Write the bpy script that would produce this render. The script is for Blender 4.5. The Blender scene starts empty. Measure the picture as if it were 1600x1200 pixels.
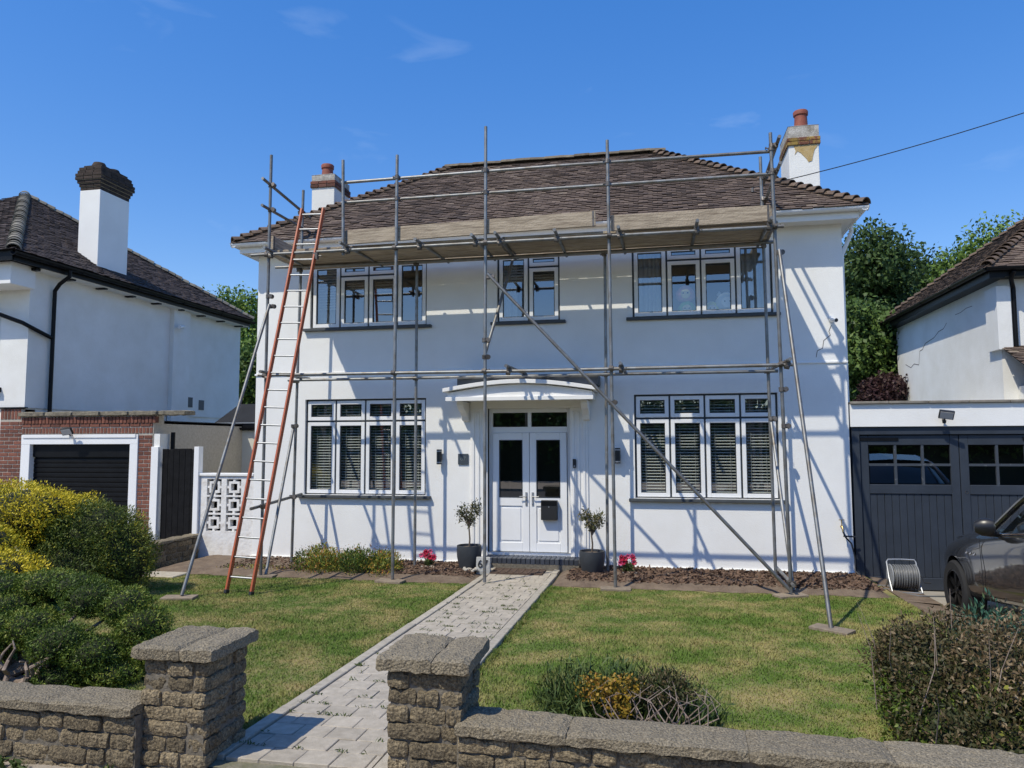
import bpy, bmesh, math, random
import numpy as np
from mathutils import Vector, Matrix
sc = bpy.context.scene
R = math.radians
# ------------------------------------------------------------------ camera, sky, sun, exposure
CAM = Vector((7.1232, -12.196, 1.9973))
yaw, pitch, roll, FPX = -0.1947, 0.0781, -0.0033, 1156.75
fw = Vector((math.sin(yaw)*math.cos(pitch), math.cos(yaw)*math.cos(pitch), math.sin(pitch)))
rt = fw.cross(Vector((0, 0, 1))).normalized(); up = rt.cross(fw)
r2 = rt*math.cos(roll)+up*math.sin(roll); u2 = up*math.cos(roll)-rt*math.sin(roll)
cd = bpy.data.cameras.new('camera'); cam = bpy.data.objects.new('camera', cd); sc.collection.objects.link(cam)
cd.sensor_fit = 'HORIZONTAL'; cd.sensor_width = 36; cd.lens = 36*FPX/1600; cd.clip_end = 2000; cd.clip_start = .05
m = Matrix((r2, u2, -fw)).transposed().to_4x4(); m.translation = CAM; cam.matrix_world = m
sc.camera = cam
SUN = Vector((-.74, -1.0, 1.72)).normalized()
EL = math.asin(SUN.z); AZ = math.atan2(SUN.x, SUN.y)
w = bpy.data.worlds.new('World'); sc.world = w; w.use_nodes = True
nt = w.node_tree; nt.nodes.clear()
wo = nt.nodes.new('ShaderNodeOutputWorld'); bg = nt.nodes.new('ShaderNodeBackground')
sky = nt.nodes.new('ShaderNodeTexSky'); sky.sky_type = 'NISHITA'; sky.sun_disc = False
sky.sun_elevation = EL; sky.sun_rotation = AZ; sky.air_density = 1.0; sky.dust_density = .25; sky.ozone_density = 2.6
bg.inputs['Strength'].default_value = .15
hs = nt.nodes.new('ShaderNodeHueSaturation'); hs.inputs['Hue'].default_value = .517; hs.inputs['Saturation'].default_value = 1.82; hs.inputs['Value'].default_value = 1.78
tcw = nt.nodes.new('ShaderNodeTexCoord'); mpw = nt.nodes.new('ShaderNodeMapping'); mpw.inputs['Scale'].default_value = (2.2, 2.2, 7.5)
nzw = nt.nodes.new('ShaderNodeTexNoise'); nzw.inputs['Scale'].default_value = 2.3; nzw.inputs['Detail'].default_value = 7; nzw.inputs['Distortion'].default_value = .6
crw = nt.nodes.new('ShaderNodeValToRGB'); crw.color_ramp.elements[0].position = .62; crw.color_ramp.elements[1].position = .95
crw.color_ramp.elements[1].color = (.26, .26, .26, 1)
mxw = nt.nodes.new('ShaderNodeMix'); mxw.data_type = 'RGBA'; mxw.inputs['B'].default_value = (4.4, 5.2, 6.2, 1)
nt.links.new(tcw.outputs['Generated'], mpw.inputs[0]); nt.links.new(mpw.outputs[0], nzw.inputs['Vector']); nt.links.new(nzw.outputs['Fac'], crw.inputs[0])
nt.links.new(crw.outputs[0], mxw.inputs['Factor']); gm = nt.nodes.new('ShaderNodeGamma'); gm.inputs['Gamma'].default_value = .6; nt.links.new(sky.outputs[0], gm.inputs['Color']); nt.links.new(gm.outputs[0], hs.inputs['Color']); nt.links.new(hs.outputs[0], mxw.inputs['A']); nt.links.new(mxw.outputs['Result'], bg.inputs[0]); nt.links.new(bg.outputs[0], wo.inputs[0])
sl = bpy.data.lights.new('sun', 'SUN'); sl.energy = 3.3; sl.angle = R(.53); sl.color = (1.0, .93, .77)
so = bpy.data.objects.new('sun', sl); sc.collection.objects.link(so); so.rotation_euler = SUN.to_track_quat('Z', 'Y').to_euler(); so.location = (-5, -8, 15)
sc.view_settings.view_transform = 'Standard'; sc.view_settings.look = 'None'; sc.view_settings.exposure = .35; sc.view_settings.gamma = 1
sc.view_settings.use_curve_mapping = False
try:
    sc.cycles.use_denoising = True; sc.cycles.max_bounces = 8; sc.cycles.transparent_max_bounces = 16
except Exception: pass
rnd = random.Random(7); NR = np.random.default_rng(11)

# ------------------------------------------------------------------ materials
MATS = {}
def mat(name, col, rough=.8, var=0, scale=5, bump=0, bscale=40, col2=None, objvar=0, metal=0, spec=.5, detail=4, coat=0, attr=None, ramp=None, thresh=None, stretch=None):
    if name in MATS: return MATS[name]
    M = bpy.data.materials.new(name); M.use_nodes = True; n = M.node_tree; P = n.nodes['Principled BSDF']; L = n.links.new
    P.inputs['Roughness'].default_value = rough; P.inputs['Metallic'].default_value = metal
    P.inputs['Specular IOR Level'].default_value = spec
    if coat: P.inputs['Coat Weight'].default_value = coat; P.inputs['Coat Roughness'].default_value = .04
    geo = n.nodes.new('ShaderNodeNewGeometry'); cur = None
    c4 = (*col, 1)
    if ramp or col2 or var:
        nz = n.nodes.new('ShaderNodeTexNoise'); nz.inputs['Scale'].default_value = scale; nz.inputs['Detail'].default_value = detail; nz.inputs['Roughness'].default_value = .62
        if stretch:
            mp = n.nodes.new('ShaderNodeMapping'); mp.inputs['Scale'].default_value = stretch; tc = n.nodes.new('ShaderNodeTexCoord'); L(tc.outputs['Object'], mp.inputs[0]); oi0 = n.nodes.new('ShaderNodeObjectInfo'); ad = n.nodes.new('ShaderNodeVectorMath'); ad.operation = 'MULTIPLY_ADD'; L(oi0.outputs['Random'], ad.inputs[0]); ad.inputs[1].default_value = (37, 11, 23); L(mp.outputs[0], ad.inputs[2]); L(ad.outputs[0], nz.inputs['Vector'])
        else: L(geo.outputs['Position'], nz.inputs['Vector'])
        cr = n.nodes.new('ShaderNodeValToRGB'); L(nz.outputs['Fac'], cr.inputs[0])
        lo, hi = thresh or (.32, .68)
        cr.color_ramp.elements[0].position = lo; cr.color_ramp.elements[1].position = hi
        if col2: a, b = c4, (*col2, 1)
        else: a = tuple(max(0, x*(1-var)) for x in col)+(1,); b = tuple(min(1, x*(1+var)) for x in col)+(1,)
        cr.color_ramp.elements[0].color = a; cr.color_ramp.elements[1].color = b
        cur = cr.outputs[0]
    if attr:
        at = n.nodes.new('ShaderNodeAttribute'); at.attribute_name = 'rnd'; cr = n.nodes.new('ShaderNodeValToRGB')
        els = cr.color_ramp.elements
        for i, (p, c) in enumerate(attr):
            e = els[i] if i < 2 else els.new(p)
            e.position = p; e.color = (*c, 1)
        L(at.outputs['Fac'], cr.inputs[0])
        if cur:
            mx = n.nodes.new('ShaderNodeMix'); mx.data_type = 'RGBA'; mx.blend_type = 'MULTIPLY'; mx.inputs['Factor'].default_value = 1
            L(cr.outputs[0], mx.inputs['A']); L(cur, mx.inputs['B']); cur = mx.outputs['Result']
        else: cur = cr.outputs[0]
    if objvar:
        oi = n.nodes.new('ShaderNodeObjectInfo'); mr = n.nodes.new('ShaderNodeMapRange'); mr.inputs['To Min'].default_value = 1-objvar; mr.inputs['To Max'].default_value = 1+objvar
        L(oi.outputs['Random'], mr.inputs['Value'])
        mx = n.nodes.new('ShaderNodeVectorMath'); mx.operation = 'SCALE'
        if cur: L(cur, mx.inputs[0])
        else: mx.inputs[0].default_value = col
        L(mr.outputs[0], mx.inputs['Scale']); cur = mx.outputs[0]
    if cur: L(cur, P.inputs['Base Color'])
    else: P.inputs['Base Color'].default_value = c4
    if bump:
        nb = n.nodes.new('ShaderNodeTexNoise'); nb.inputs['Scale'].default_value = bscale; nb.inputs['Detail'].default_value = 5; L(geo.outputs['Position'], nb.inputs['Vector'])
        bp = n.nodes.new('ShaderNodeBump'); bp.inputs['Strength'].default_value = bump; bp.inputs['Distance'].default_value = .02; L(nb.outputs['Fac'], bp.inputs['Height']); L(bp.outputs[0], P.inputs['Normal'])
    MATS[name] = M; return M
RENDER = mat('white_render', (.86, .86, .845), .85, col2=(.80, .795, .775), scale=1.4, bump=.16, bscale=55, detail=6)
RENDER2 = mat('aged_white_render', (.82, .82, .80), .88, col2=(.72, .71, .67), scale=1.3, bump=.2, bscale=45, detail=7)
CREAM = mat('cream_render', (.62, .60, .52), .88, var=.06, scale=2, bump=.15)
SCREEN = mat('flaking_white_paint', (.78, .77, .75), .85, col2=(.62, .58, .53), scale=6, bump=.4, bscale=18, thresh=(.5, .75))
PLINTH = mat('plinth_paint', (.74, .74, .71), .85, col2=(.58, .55, .48), scale=4, bump=.2, thresh=(.45, .8))
UPVC = mat('white_upvc', (.84, .845, .85), .32, var=.02, scale=3)
TRIM = mat('white_painted_wood', (.83, .82, .80), .5, var=.03, scale=4, bump=.05)
ANTH = mat('anthracite', (.035, .042, .05), .5, var=.1)
SILL = mat('slate_sill', (.06, .068, .075), .6, var=.15, scale=8)
BLACKP = mat('black_gloss_paint', (.007, .0075, .009), .42, var=.2, scale=6, spec=.18)
BLACKW = mat('black_stained_wood', (.005, .005, .006), .65, var=.5, scale=9, bump=.3, bscale=30, spec=.2)
BLPL = mat('black_plastic', (.018, .019, .021), .45, var=.1)
FELT = mat('roof_felt', (.010, .011, .014), .9, var=.25, scale=4, bump=.2)
LEAD = mat('lead_grey', (.06, .068, .08), .6, var=.15, scale=5)
GARAGE = mat('blue_grey_paint', (.030, .038, .052), .5, var=.14, scale=3, bump=.12, bscale=25)
STEEL = mat('galvanised_tube', (.25, .26, .265), .52, col2=(.16, .135, .105), scale=7, metal=.65, bump=.06, bscale=60, objvar=.18, thresh=(.4, .75))
COUPL = mat('coupler_steel', (.10, .085, .075), .55, col2=(.17, .16, .15), scale=30, metal=.6, objvar=.3)
BOARD = mat('weathered_board', (.20, .155, .11), .88, col2=(.42, .345, .255), scale=5, bump=.35, bscale=45, objvar=.16, detail=9, stretch=(9, .7, 9), thresh=(.34, .6))
SOLE = mat('sole_board_wood', (.30, .24, .17), .85, col2=(.20, .16, .12), scale=12, bump=.3, objvar=.15)
ALU = mat('aluminium', (.40, .41, .42), .5, metal=.8, var=.1, scale=20)
ORANGE = mat('orange_fibreglass', (.46, .105, .035), .5, col2=(.36, .085, .035), scale=10, bump=.05)
TILE = mat('clay_tile', (1, 1, 1), .85, var=.22, scale=16, bump=.25, bscale=60, attr=[(0, (.060, .042, .033)), (.3, (.105, .073, .055)), (.6, (.15, .106, .080)), (.85, (.195, .145, .11)), (1, (.27, .215, .16))])
TILED = mat('dark_clay_tile', (1, 1, 1), .85, var=.2, scale=16, bump=.25, bscale=60, attr=[(0, (.04, .032, .03)), (.35, (.062, .046, .042)), (.7, (.085, .06, .052)), (1, (.12, .09, .075))])
HIPT = mat('hip_tile', (.085, .056, .040), .85, col2=(.14, .10, .07), scale=14, bump=.3, objvar=.35)
RIDGET = mat('ridge_tile', (.10, .075, .055), .9, col2=(.19, .165, .115), scale=9, bump=.35, objvar=.2)
POT = mat('terracotta', (.24, .07, .045), .7, var=.15, scale=9)
BRICK = mat('red_brick', (.215, .078, .048), .85, col2=(.13, .05, .035), scale=14, bump=.3, objvar=.3)
BRICKD = mat('sooty_brick', (.026, .019, .016), .9, col2=(.055, .036, .028), scale=12, bump=.4, objvar=.3)
MORTAR = mat('mortar', (.42, .38, .32), .92, var=.12, scale=20, bump=.3)
STONE = mat('aggregate_stone', (.080, .062, .038), .95, col2=(.30, .24, .15), scale=75, bump=1, bscale=60, objvar=.36, detail=4, thresh=(.36, .66))
COPE = mat('aggregate_coping', (.105, .087, .058), .95, col2=(.345, .29, .20), scale=95, bump=1, bscale=75, objvar=.1, detail=4, thresh=(.34, .66))
SMORT = mat('stone_mortar', (.16, .14, .11), .95, var=.3, scale=30, bump=.5)
PAVER = mat('concrete_paver', (.46, .41, .335), .92, col2=(.34, .30, .24), scale=13, bump=.35, bscale=120, objvar=.09)
KERB = mat('concrete_edging', (.46, .415, .34), .92, col2=(.34, .305, .245), scale=15, bump=.35, bscale=100, objvar=.08)
JOINT = mat('joint_sand', (.25, .22, .17), .95, col2=(.13, .13, .07), scale=7, bump=.5, bscale=60)
SOIL = mat('dry_soil', (.20, .15, .105), .95, col2=(.12, .085, .06), scale=5, bump=.9, bscale=30)
CONC = mat('concrete_slab', (.36, .33, .28), .93, col2=(.27, .245, .20), scale=3, bump=.3, bscale=50)
ASPH = mat('asphalt', (.05, .05, .052), .92, var=.3, scale=40, bump=.4)
FAR = mat('far_ground', (.10, .12, .06), .95, var=.3, scale=.5)
PAVE = mat('pavement_concrete', (.36, .31, .25), .93, col2=(.27, .23, .18), scale=6, bump=.3, bscale=80)
LAWN = mat('lawn_soil', (.105, .14, .03), .95, col2=(.30, .235, .10), scale=1.9, bump=.5, bscale=60, detail=9, thresh=(.39, .62))
GRASS = mat('grass_blades', (.115, .185, .03), .75, col2=(.42, .33, .14), scale=1.9, detail=9, thresh=(.43, .76), spec=.2)
MULCH = mat('bark_mulch', (.085, .05, .032), .9, col2=(.19, .12, .08), scale=40, objvar=0)
CAR = mat('graphite_car_paint', (.034, .034, .035), .22, metal=.55, coat=1.0)
CARBLK = mat('car_black_trim', (.012, .012, .013), .35)
CHROME = mat('chrome', (.7, .7, .71), .12, metal=1)
TYRE = mat('tyre_rubber', (.014, .014, .015), .8, var=.2)
RIM = mat('dark_alloy', (.03, .03, .032), .3, metal=.8)
HOSE = mat('grey_hose', (.13, .135, .14), .5, var=.15)
PLANTER = mat('dark_grey_planter', (.035, .040, .047), .55, var=.15, scale=8, bump=.1)
BARKT = mat('bark', (.15, .115, .085), .95, col2=(.09, .07, .055), scale=16, bump=.7, bscale=25)
DRIFT = mat('bare_branch', (.34, .27, .22), .9, col2=(.20, .15, .12), scale=14, bump=.4)
INTER = mat('interior_wall', (.34, .33, .31), .9, var=.04)
FLOORI = mat('interior_floor', (.16, .12, .09), .7, var=.1)
SLAT = mat('blind_slat', (.78, .77, .74), .45)
CURT = mat('curtain', (.62, .63, .65), .9, var=.1, scale=8)
LSTONE = mat('pale_number_stone', (.42, .42, .40), .9, var=.15, scale=25, bump=.3)
PEBBLE = mat('pale_pebble', (.50, .46, .39), .8, objvar=.2)
COIR = mat('brown_mat', (.12, .075, .05), .95, col2=(.07, .05, .04), scale=40, bump=.5)
GRIME = mat('crack', (.12, .09, .07), .95)
RUST = mat('bare_render_patch', (.42, .29, .11), .9, col2=(.50, .38, .2), scale=12, bump=.3)
LAMPG = mat('lamp_glass', (.5, .5, .5), .15)
BRASS = mat('brass', (.45, .32, .14), .4, metal=.9)
RED = mat('red_petal', (.38, .012, .045), .7, spec=.2); PINK = mat('pink_petal', (.55, .07, .17), .7, spec=.2)
def leafmat(name, stops, trans=.13):
    M = mat(name, (1, 1, 1), .55, attr=stops, spec=.3); n = M.node_tree; P = n.nodes['Principled BSDF']; out = n.nodes['Material Output']
    src = P.inputs['Base Color'].links[0].from_socket; tr = n.nodes.new('ShaderNodeBsdfTranslucent'); n.links.new(src, tr.inputs[0])
    mx = n.nodes.new('ShaderNodeMixShader'); mx.inputs[0].default_value = trans; n.links.new(P.outputs[0], mx.inputs[1]); n.links.new(tr.outputs[0], mx.inputs[2]); n.links.new(mx.outputs[0], out.inputs[0]); return M
L_TREE = leafmat('tree_leaves', [(0, (.04, .075, .018)), (.5, (.075, .13, .026)), (1, (.13, .20, .04))])
L_DARK = leafmat('dark_tree_leaves', [(0, (.028, .052, .018)), (.5, (.05, .09, .025)), (1, (.085, .14, .035))])
L_LIGHT = leafmat('light_tree_leaves', [(0, (.05, .10, .018)), (.5, (.11, .19, .032)), (1, (.17, .26, .05))])
L_COPPER = leafmat('copper_leaves', [(0, (.025, .012, .014)), (.5, (.05, .022, .025)), (1, (.075, .045, .03))])
L_GOLD = leafmat('golden_conifer', [(0, (.28, .29, .022)), (.3, (.46, .40, .025)), (.65, (.62, .50, .028)), (1, (.75, .6, .05))])
L_GREENG = leafmat('green_conifer_gold_tips', [(0, (.05, .075, .014)), (.6, (.11, .15, .024)), (.85, (.19, .21, .03)), (1, (.36, .33, .035))])
L_JUN = leafmat('juniper', [(0, (.04, .07, .012)), (.5, (.10, .155, .022)), (.85, (.18, .235, .034)), (1, (.30, .30, .055))])
L_BUSH = leafmat('bronze_shrub', [(0, (.035, .045, .014)), (.4, (.075, .068, .026)), (.75, (.14, .092, .048)), (1, (.31, .235, .14))])
L_FLOW = leafmat('bed_plant', [(0, (.05, .09, .018)), (.45, (.11, .17, .03)), (.7, (.26, .28, .04)), (.85, (.42, .27, .04)), (1, (.45, .17, .05))])
L_EUPH = leafmat('spurge', [(0, (.035, .065, .018)), (.6, (.07, .11, .03)), (1, (.13, .16, .04))])
L_YELL = leafmat('yellow_bracts', [(0, (.16, .14, .02)), (.6, (.33, .21, .025)), (1, (.30, .13, .03))])
L_OLIVE = leafmat('potted_leaf', [(0, (.045, .055, .025)), (.5, (.10, .11, .045)), (.8, (.17, .15, .07)), (1, (.26, .22, .12))])
L_BLUE = leafmat('blue_green_leaf', [(0, (.03, .09, .06)), (.6, (.07, .17, .12)), (1, (.14, .2, .08))])
L_WEED = leafmat('weeds', [(0, (.04, .08, .015)), (1, (.12, .15, .04))])
def glassmat():
    M = bpy.data.materials.new('window_glass'); M.use_nodes = True; n = M.node_tree; n.nodes.clear(); L = n.links.new
    o = n.nodes.new('ShaderNodeOutputMaterial'); g = n.nodes.new('ShaderNodeBsdfGlossy'); g.inputs['Roughness'].default_value = .0; g.inputs[0].default_value = (1, 1, 1, 1)
    t = n.nodes.new('ShaderNodeBsdfTransparent'); t.inputs[0].default_value = (.80, .84, .83, 1); lw = n.nodes.new('ShaderNodeLayerWeight'); lw.inputs[0].default_value = .5; pw = n.nodes.new('ShaderNodeMath'); pw.operation = 'POWER'; pw.inputs[1].default_value = 5; fr = n.nodes.new('ShaderNodeMath'); fr.operation = 'MULTIPLY_ADD'; fr.inputs[1].default_value = .74; fr.inputs[2].default_value = .24; L(lw.outputs['Facing'], pw.inputs[0]); L(pw.outputs[0], fr.inputs[0])
    mx = n.nodes.new('ShaderNodeMixShader'); L(fr.outputs[0], mx.inputs[0]); L(t.outputs[0], mx.inputs[1]); L(g.outputs[0], mx.inputs[2]); L(mx.outputs[0], o.inputs[0]); return M
GLASS = glassmat()

# ------------------------------------------------------------------ mesh helpers
COL = sc.collection
class MB:
    def __init__(s): s.v = []; s.f = []
    def add(s, vs, fs):
        b = len(s.v); s.v += [tuple(v) for v in vs]; s.f += [tuple(i+b for i in f) for f in fs]; return s
    def box(s, x0, y0, z0, x1, y1, z1, M=None):
        vs = [Vector((x, y, z)) for z in (z0, z1) for y in (y0, y1) for x in (x0, x1)]
        if M: vs = [M @ v for v in vs]
        return s.add(vs, [(0, 2, 3, 1), (4, 5, 7, 6), (0, 1, 5, 4), (2, 6, 7, 3), (0, 4, 6, 2), (1, 3, 7, 5)])
    def tube(s, pts, r, n=10, caps=True, radii=None):
        pts = [Vector(p) for p in pts]; rings = []; prev = None
        for i, p in enumerate(pts):
            t = (pts[min(i+1, len(pts)-1)]-pts[max(i-1, 0)]).normalized()
            if prev is None: a = t.orthogonal().normalized()
            else: a = (prev-t*prev.dot(t)); a = a.normalized() if a.length > 1e-6 else t.orthogonal().normalized()
            prev = a; b = t.cross(a); rr = radii[i] if radii else r
            rings.append([p+(a*math.cos(k*2*math.pi/n)+b*math.sin(k*2*math.pi/n))*rr for k in range(n)])
        vs = [v for q in rings for v in q]; fs = []
        for i in range(len(rings)-1):
            for k in range(n): fs.append((i*n+k, i*n+(k+1) % n, (i+1)*n+(k+1) % n, (i+1)*n+k))
        if caps: fs.append(tuple(range(n))[::-1]); fs.append(tuple(range((len(rings)-1)*n, len(rings)*n)))
        return s.add(vs, fs)
    def lathe(s, prof, c=(0, 0, 0), n=24, sx=1, sy=1):
        vs = []; fs = []; c = Vector(c)
        for r, z in prof: vs += [c+Vector((r*sx*math.cos(k*2*math.pi/n), r*sy*math.sin(k*2*math.pi/n), z)) for k in range(n)]
        for i in range(len(prof)-1):
            for k in range(n): fs.append((i*n+k, i*n+(k+1) % n, (i+1)*n+(k+1) % n, (i+1)*n+k))
        return s.add(vs, fs)
    def prism(s, poly, axis, a, b):
        n = len(poly)
        def mk(p, t): return {'x': (t, p[0], p[1]), 'y': (p[0], t, p[1]), 'z': (p[0], p[1], t)}[axis]
        vs = [mk(p, a) for p in poly]+[mk(p, b) for p in poly]
        return s.add(vs, [tuple(range(n)), tuple(range(2*n-1, n-1, -1))]+[(i, i+n, (i+1) % n+n, (i+1) % n) for i in range(n)])
    def mesh(s, name, smooth=False, bevel=0, angle=40):
        me = bpy.data.meshes.new(name); me.from_pydata(s.v, [], s.f); me.validate()
        bm = bmesh.new(); bm.from_mesh(me); bmesh.ops.recalc_face_normals(bm, faces=bm.faces)
        if bevel: bmesh.ops.bevel(bm, geom=[e for e in bm.edges if len(e.link_faces) == 2 and e.calc_face_angle(0) > .6], offset=bevel, segments=1, affect='EDGES', clamp_overlap=True)
        bm.to_mesh(me); bm.free()
        if smooth:
            me.polygons.foreach_set('use_smooth', [True]*len(me.polygons)); me.set_sharp_from_angle(angle=R(angle))
        return me
    def build(s, name, material, parent=None, smooth=False, bevel=0, angle=40): return link(name, s.mesh(name, smooth, bevel, angle), material, parent)
def link(name, me, material, parent=None, loc=None, rot=None, scale=None):
    o = bpy.data.objects.new(name, me); COL.objects.link(o)
    if material is not None and (not me.materials): me.materials.append(material)
    if loc is not None: o.location = loc
    if rot is not None: o.rotation_euler = rot
    if scale is not None: o.scale = scale
    if parent is not None: par(o, parent)
    return o
def world(o):
    M = o.matrix_basis.copy()
    return (world(o.parent) @ o.matrix_parent_inverse @ M) if o.parent else M
def par(o, p): o.parent = p; o.matrix_parent_inverse = world(p).inverted()
def tag(o, label, cat, group=None):
    o['label'] = label; o['category'] = cat
    if group: o['group'] = group
    return o
def thing(name, label, cat, loc=(0, 0, 0), group=None):
    o = bpy.data.objects.new(name, None); COL.objects.link(o); o.location = loc; o.empty_display_size = .2; return tag(o, label, cat, group)
def struct(o): o['kind'] = 'structure'; return o
def bx(name, material, parent, x0, y0, z0, x1, y1, z1, bevel=0): return MB().box(x0, y0, z0, x1, y1, z1).build(name, material, parent, bevel=bevel)
def quads(name, V, rv, material, parent=None, kind=None, k=4):
    """V: (n,k,3) array of faces, rv: n random values"""
    n = len(V); me = bpy.data.meshes.new(name); me.vertices.add(n*k); me.vertices.foreach_set('co', V.astype(np.float32).ravel())
    me.loops.add(n*k); me.loops.foreach_set('vertex_index', np.arange(n*k, dtype=np.int32)); me.polygons.add(n)
    me.polygons.foreach_set('loop_start', np.arange(0, n*k, k, dtype=np.int32)); me.polygons.foreach_set('loop_total', np.full(n, k, dtype=np.int32))
    a = me.attributes.new('rnd', 'FLOAT', 'FACE'); a.data.foreach_set('value', np.asarray(rv, dtype=np.float32)); me.update(calc_edges=True)
    o = link(name, me, material, parent)
    if kind: o['kind'] = kind
    return o
def unit(a): return a/np.maximum(np.linalg.norm(a, axis=-1, keepdims=True), 1e-9)
def leaves(name, lobes, n, ln, wd, material, parent=None, out=.6, shell=(.72, 1.05), upb=0, seed=1, lump=.18, bright=.5, kind=None, zmin=None):
    """lobes: (cx,cy,cz,rx,ry,rz); small leaf faces spread through the outer volume of each lobe"""
    g = np.random.default_rng(seed); lob = np.array(lobes, float); vol = lob[:, 3]*lob[:, 4]+lob[:, 4]*lob[:, 5]+lob[:, 3]*lob[:, 5]
    idx = g.choice(len(lob), n, p=vol/vol.sum()); d = unit(g.normal(size=(n, 3)))
    ph = lob[idx, 0]*3.1+lob[idx, 1]*1.7
    lm = 1+lump*(np.sin(d[:, 0]*5+ph)*np.sin(d[:, 1]*6+ph*1.3)+.7*np.sin(d[:, 2]*9+d[:, 0]*7+ph*2)*np.sin(d[:, 1]*11+ph))
    rr = g.uniform(*shell, size=n)**.7*lm
    c = lob[idx, :3]+d*lob[idx, 3:]*rr[:, None]
    if zmin is not None: c[:, 2] = np.maximum(c[:, 2], zmin+g.uniform(0, .05, n))
    ax = unit(d*out+g.normal(size=(n, 3))*(1-out)+np.array([0, 0, upb])); sd = unit(np.cross(ax, unit(d+.45*g.normal(size=(n, 3)))))
    l = ln*g.uniform(.6, 1.35, n)[:, None]; wv = wd*g.uniform(.6, 1.3, n)[:, None]
    V = np.stack([c-ax*l*.5, c+sd*wv*.5-ax*l*.05, c+ax*l*.5, c-sd*wv*.5-ax*l*.05], 1)
    rv = np.clip(g.normal(bright, .22, n)+.18*np.sin(ph*1.9)+.12*(lm-1)/max(lump, .01), 0, 1)
    return quads(name, V, rv, material, parent, kind)
def gz(y):
    return -.07 if y > -1.5 else (-.07+(-1.5-y)/6.5*.15 if y > -8 else .08)

# ------------------------------------------------------------------ ground, lawn, path, beds
struct(MB().box(-300, -300, -1.4, 300, 300, -.45).build('ground', FAR))
def sheet(name, x0, x1, y0, y1, dz, material, n=12, thick=.25):
    b = MB(); ys = sorted(set([y0+(y1-y0)*i/n for i in range(n+1)]+[y for y in (-1.5, -8) if y0 < y < y1]))
    for i in range(len(ys)-1):
        a, c = ys[i], ys[i+1]
        b.add([(x0, a, gz(a)+dz), (x1, a, gz(a)+dz), (x1, c, gz(c)+dz), (x0, c, gz(c)+dz)], [(0, 1, 2, 3)])
    me = b.mesh(name); return struct(link(name, me, material))
sheet('lawn', -1.0, 10.2, -8.0, .4, 0, LAWN)
def dz(y): return -.255 if y > -1.7 else (-.255+(-1.7-y)/3.5*.325 if y > -5.2 else .07)
k = MB(); ys = [.3, -1.7, -2.4, -3.1, -3.8, -4.5, -5.2, -8.4]
for a_, c_ in zip(ys[:-1], ys[1:]): k.add([(10.66, a_, dz(a_)), (10.66, c_, dz(c_)), (17, c_, dz(c_)), (17, a_, dz(a_))], [(0, 1, 2, 3)]); k.add([(10.66, a_, dz(a_)), (10.66, c_, dz(c_)), (10.66, c_, min(dz(c_)-.01, gz(c_)-.2)), (10.66, a_, gz(a_)-.2)], [(0, 1, 2, 3)])
struct(link('driveway', k.mesh('driveway'), CONC))
k = MB()
for a_, c_ in zip(ys[:-1], ys[1:]): k.add([(10.2, a_, gz(a_)+.006), (10.2, c_, gz(c_)+.006), (10.64, c_, gz(c_)-.02), (10.64, a_, gz(a_)-.04), (10.68, c_, min(dz(c_), gz(c_))-.03), (10.68, a_, min(dz(a_), gz(a_))-.03)], [(0, 1, 2, 3), (3, 2, 4, 5)])
struct(link('verge', k.mesh('verge'), SOIL))
dl = sheet('driveway', -12, -1.25, -8.4, .3, .012, CONC)
struct(bx('pavement', PAVE, None, -40, -10.6, -.3, 40, -7.99, .074))
struct(bx('kerb', KERB, None, -40, -10.75, -.3, 40, -10.6, .078))
struct(bx('road', ASPH, None, -60, -18, -.3, 60, -10.75, -.04)); struct(bx('pavement', PAVE, None, -60, -24, -.3, 60, -18, .06))
sheet('back_garden', -14, 30, .4, 60, -.02, FAR, 4)
# planting beds along the house
def bed(name, x0, x1, y0, y1):
    g = 26; xs = np.linspace(x0, x1, g*2); ys = np.linspace(y0, y1, 8); b = MB()
    for j, y in enumerate(ys):
        for i, x in enumerate(xs):
            e = min(1, min(i, len(xs)-1-i, j*2, 99)/1.5)
            b.v.append((x, y+(rnd.uniform(-.05, .05) if j == 0 else 0), gz(y)+.006+e*.05+rnd.uniform(0, .014)*e))
    w_ = len(xs)
    for j in range(len(ys)-1):
        for i in range(w_-1): a = j*w_+i; b.f.append((a, a+1, a+1+w_, a+w_))
    return struct(b.build(name, SOIL, None, smooth=True))
bed('flower_bed', -.98, 4.38, -1.55, .05); bed('flower_bed', 5.58, 10.1, -1.5, .05)
def chips(name, n, x0, x1, y0, y1, s, material, seed, label=None, zoff=.06):
    g = np.random.default_rng(seed); c = np.stack([g.uniform(x0, x1, n), g.uniform(y0, y1, n), np.zeros(n)], 1); c[:, 2] = [gz(y)+zoff for y in c[:, 1]]
    c[:, 2] += g.uniform(-.005, .02, n); a = unit(g.normal(size=(n, 3))*np.array([1, 1, .45])); b_ = unit(np.cross(a, g.normal(size=(n, 3))))
    l = (s*g.uniform(.4, 1.3, n))[:, None]; w_ = (s*.45*g.uniform(.5, 1.2, n))[:, None]
    V = np.stack([c-a*l-b_*w_, c+a*l-b_*w_, c+a*l+b_*w_, c-a*l+b_*w_], 1)
    o = quads(name, V, g.uniform(0, 1, n), material); o['kind'] = 'stuff'; o['label'] = label or 'brown bark chippings spread over the bed'; o['category'] = 'mulch'; return o
chips('bark_mulch', 5200, 5.75, 10.05, -1.3, -.04, .035, MULCH, 3, 'brown bark chippings on the bed under the right window')
chips('bark_mulch', 2600, 2.3, 4.3, -1.25, -.04, .03, MULCH, 4, 'brown bark chippings on the bed left of the door')
chips('bark_mulch', 900, .1, 1.6, -1.2, -.04, .025, MULCH, 5, 'brown bark chippings on the bed behind the ladder')

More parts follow.
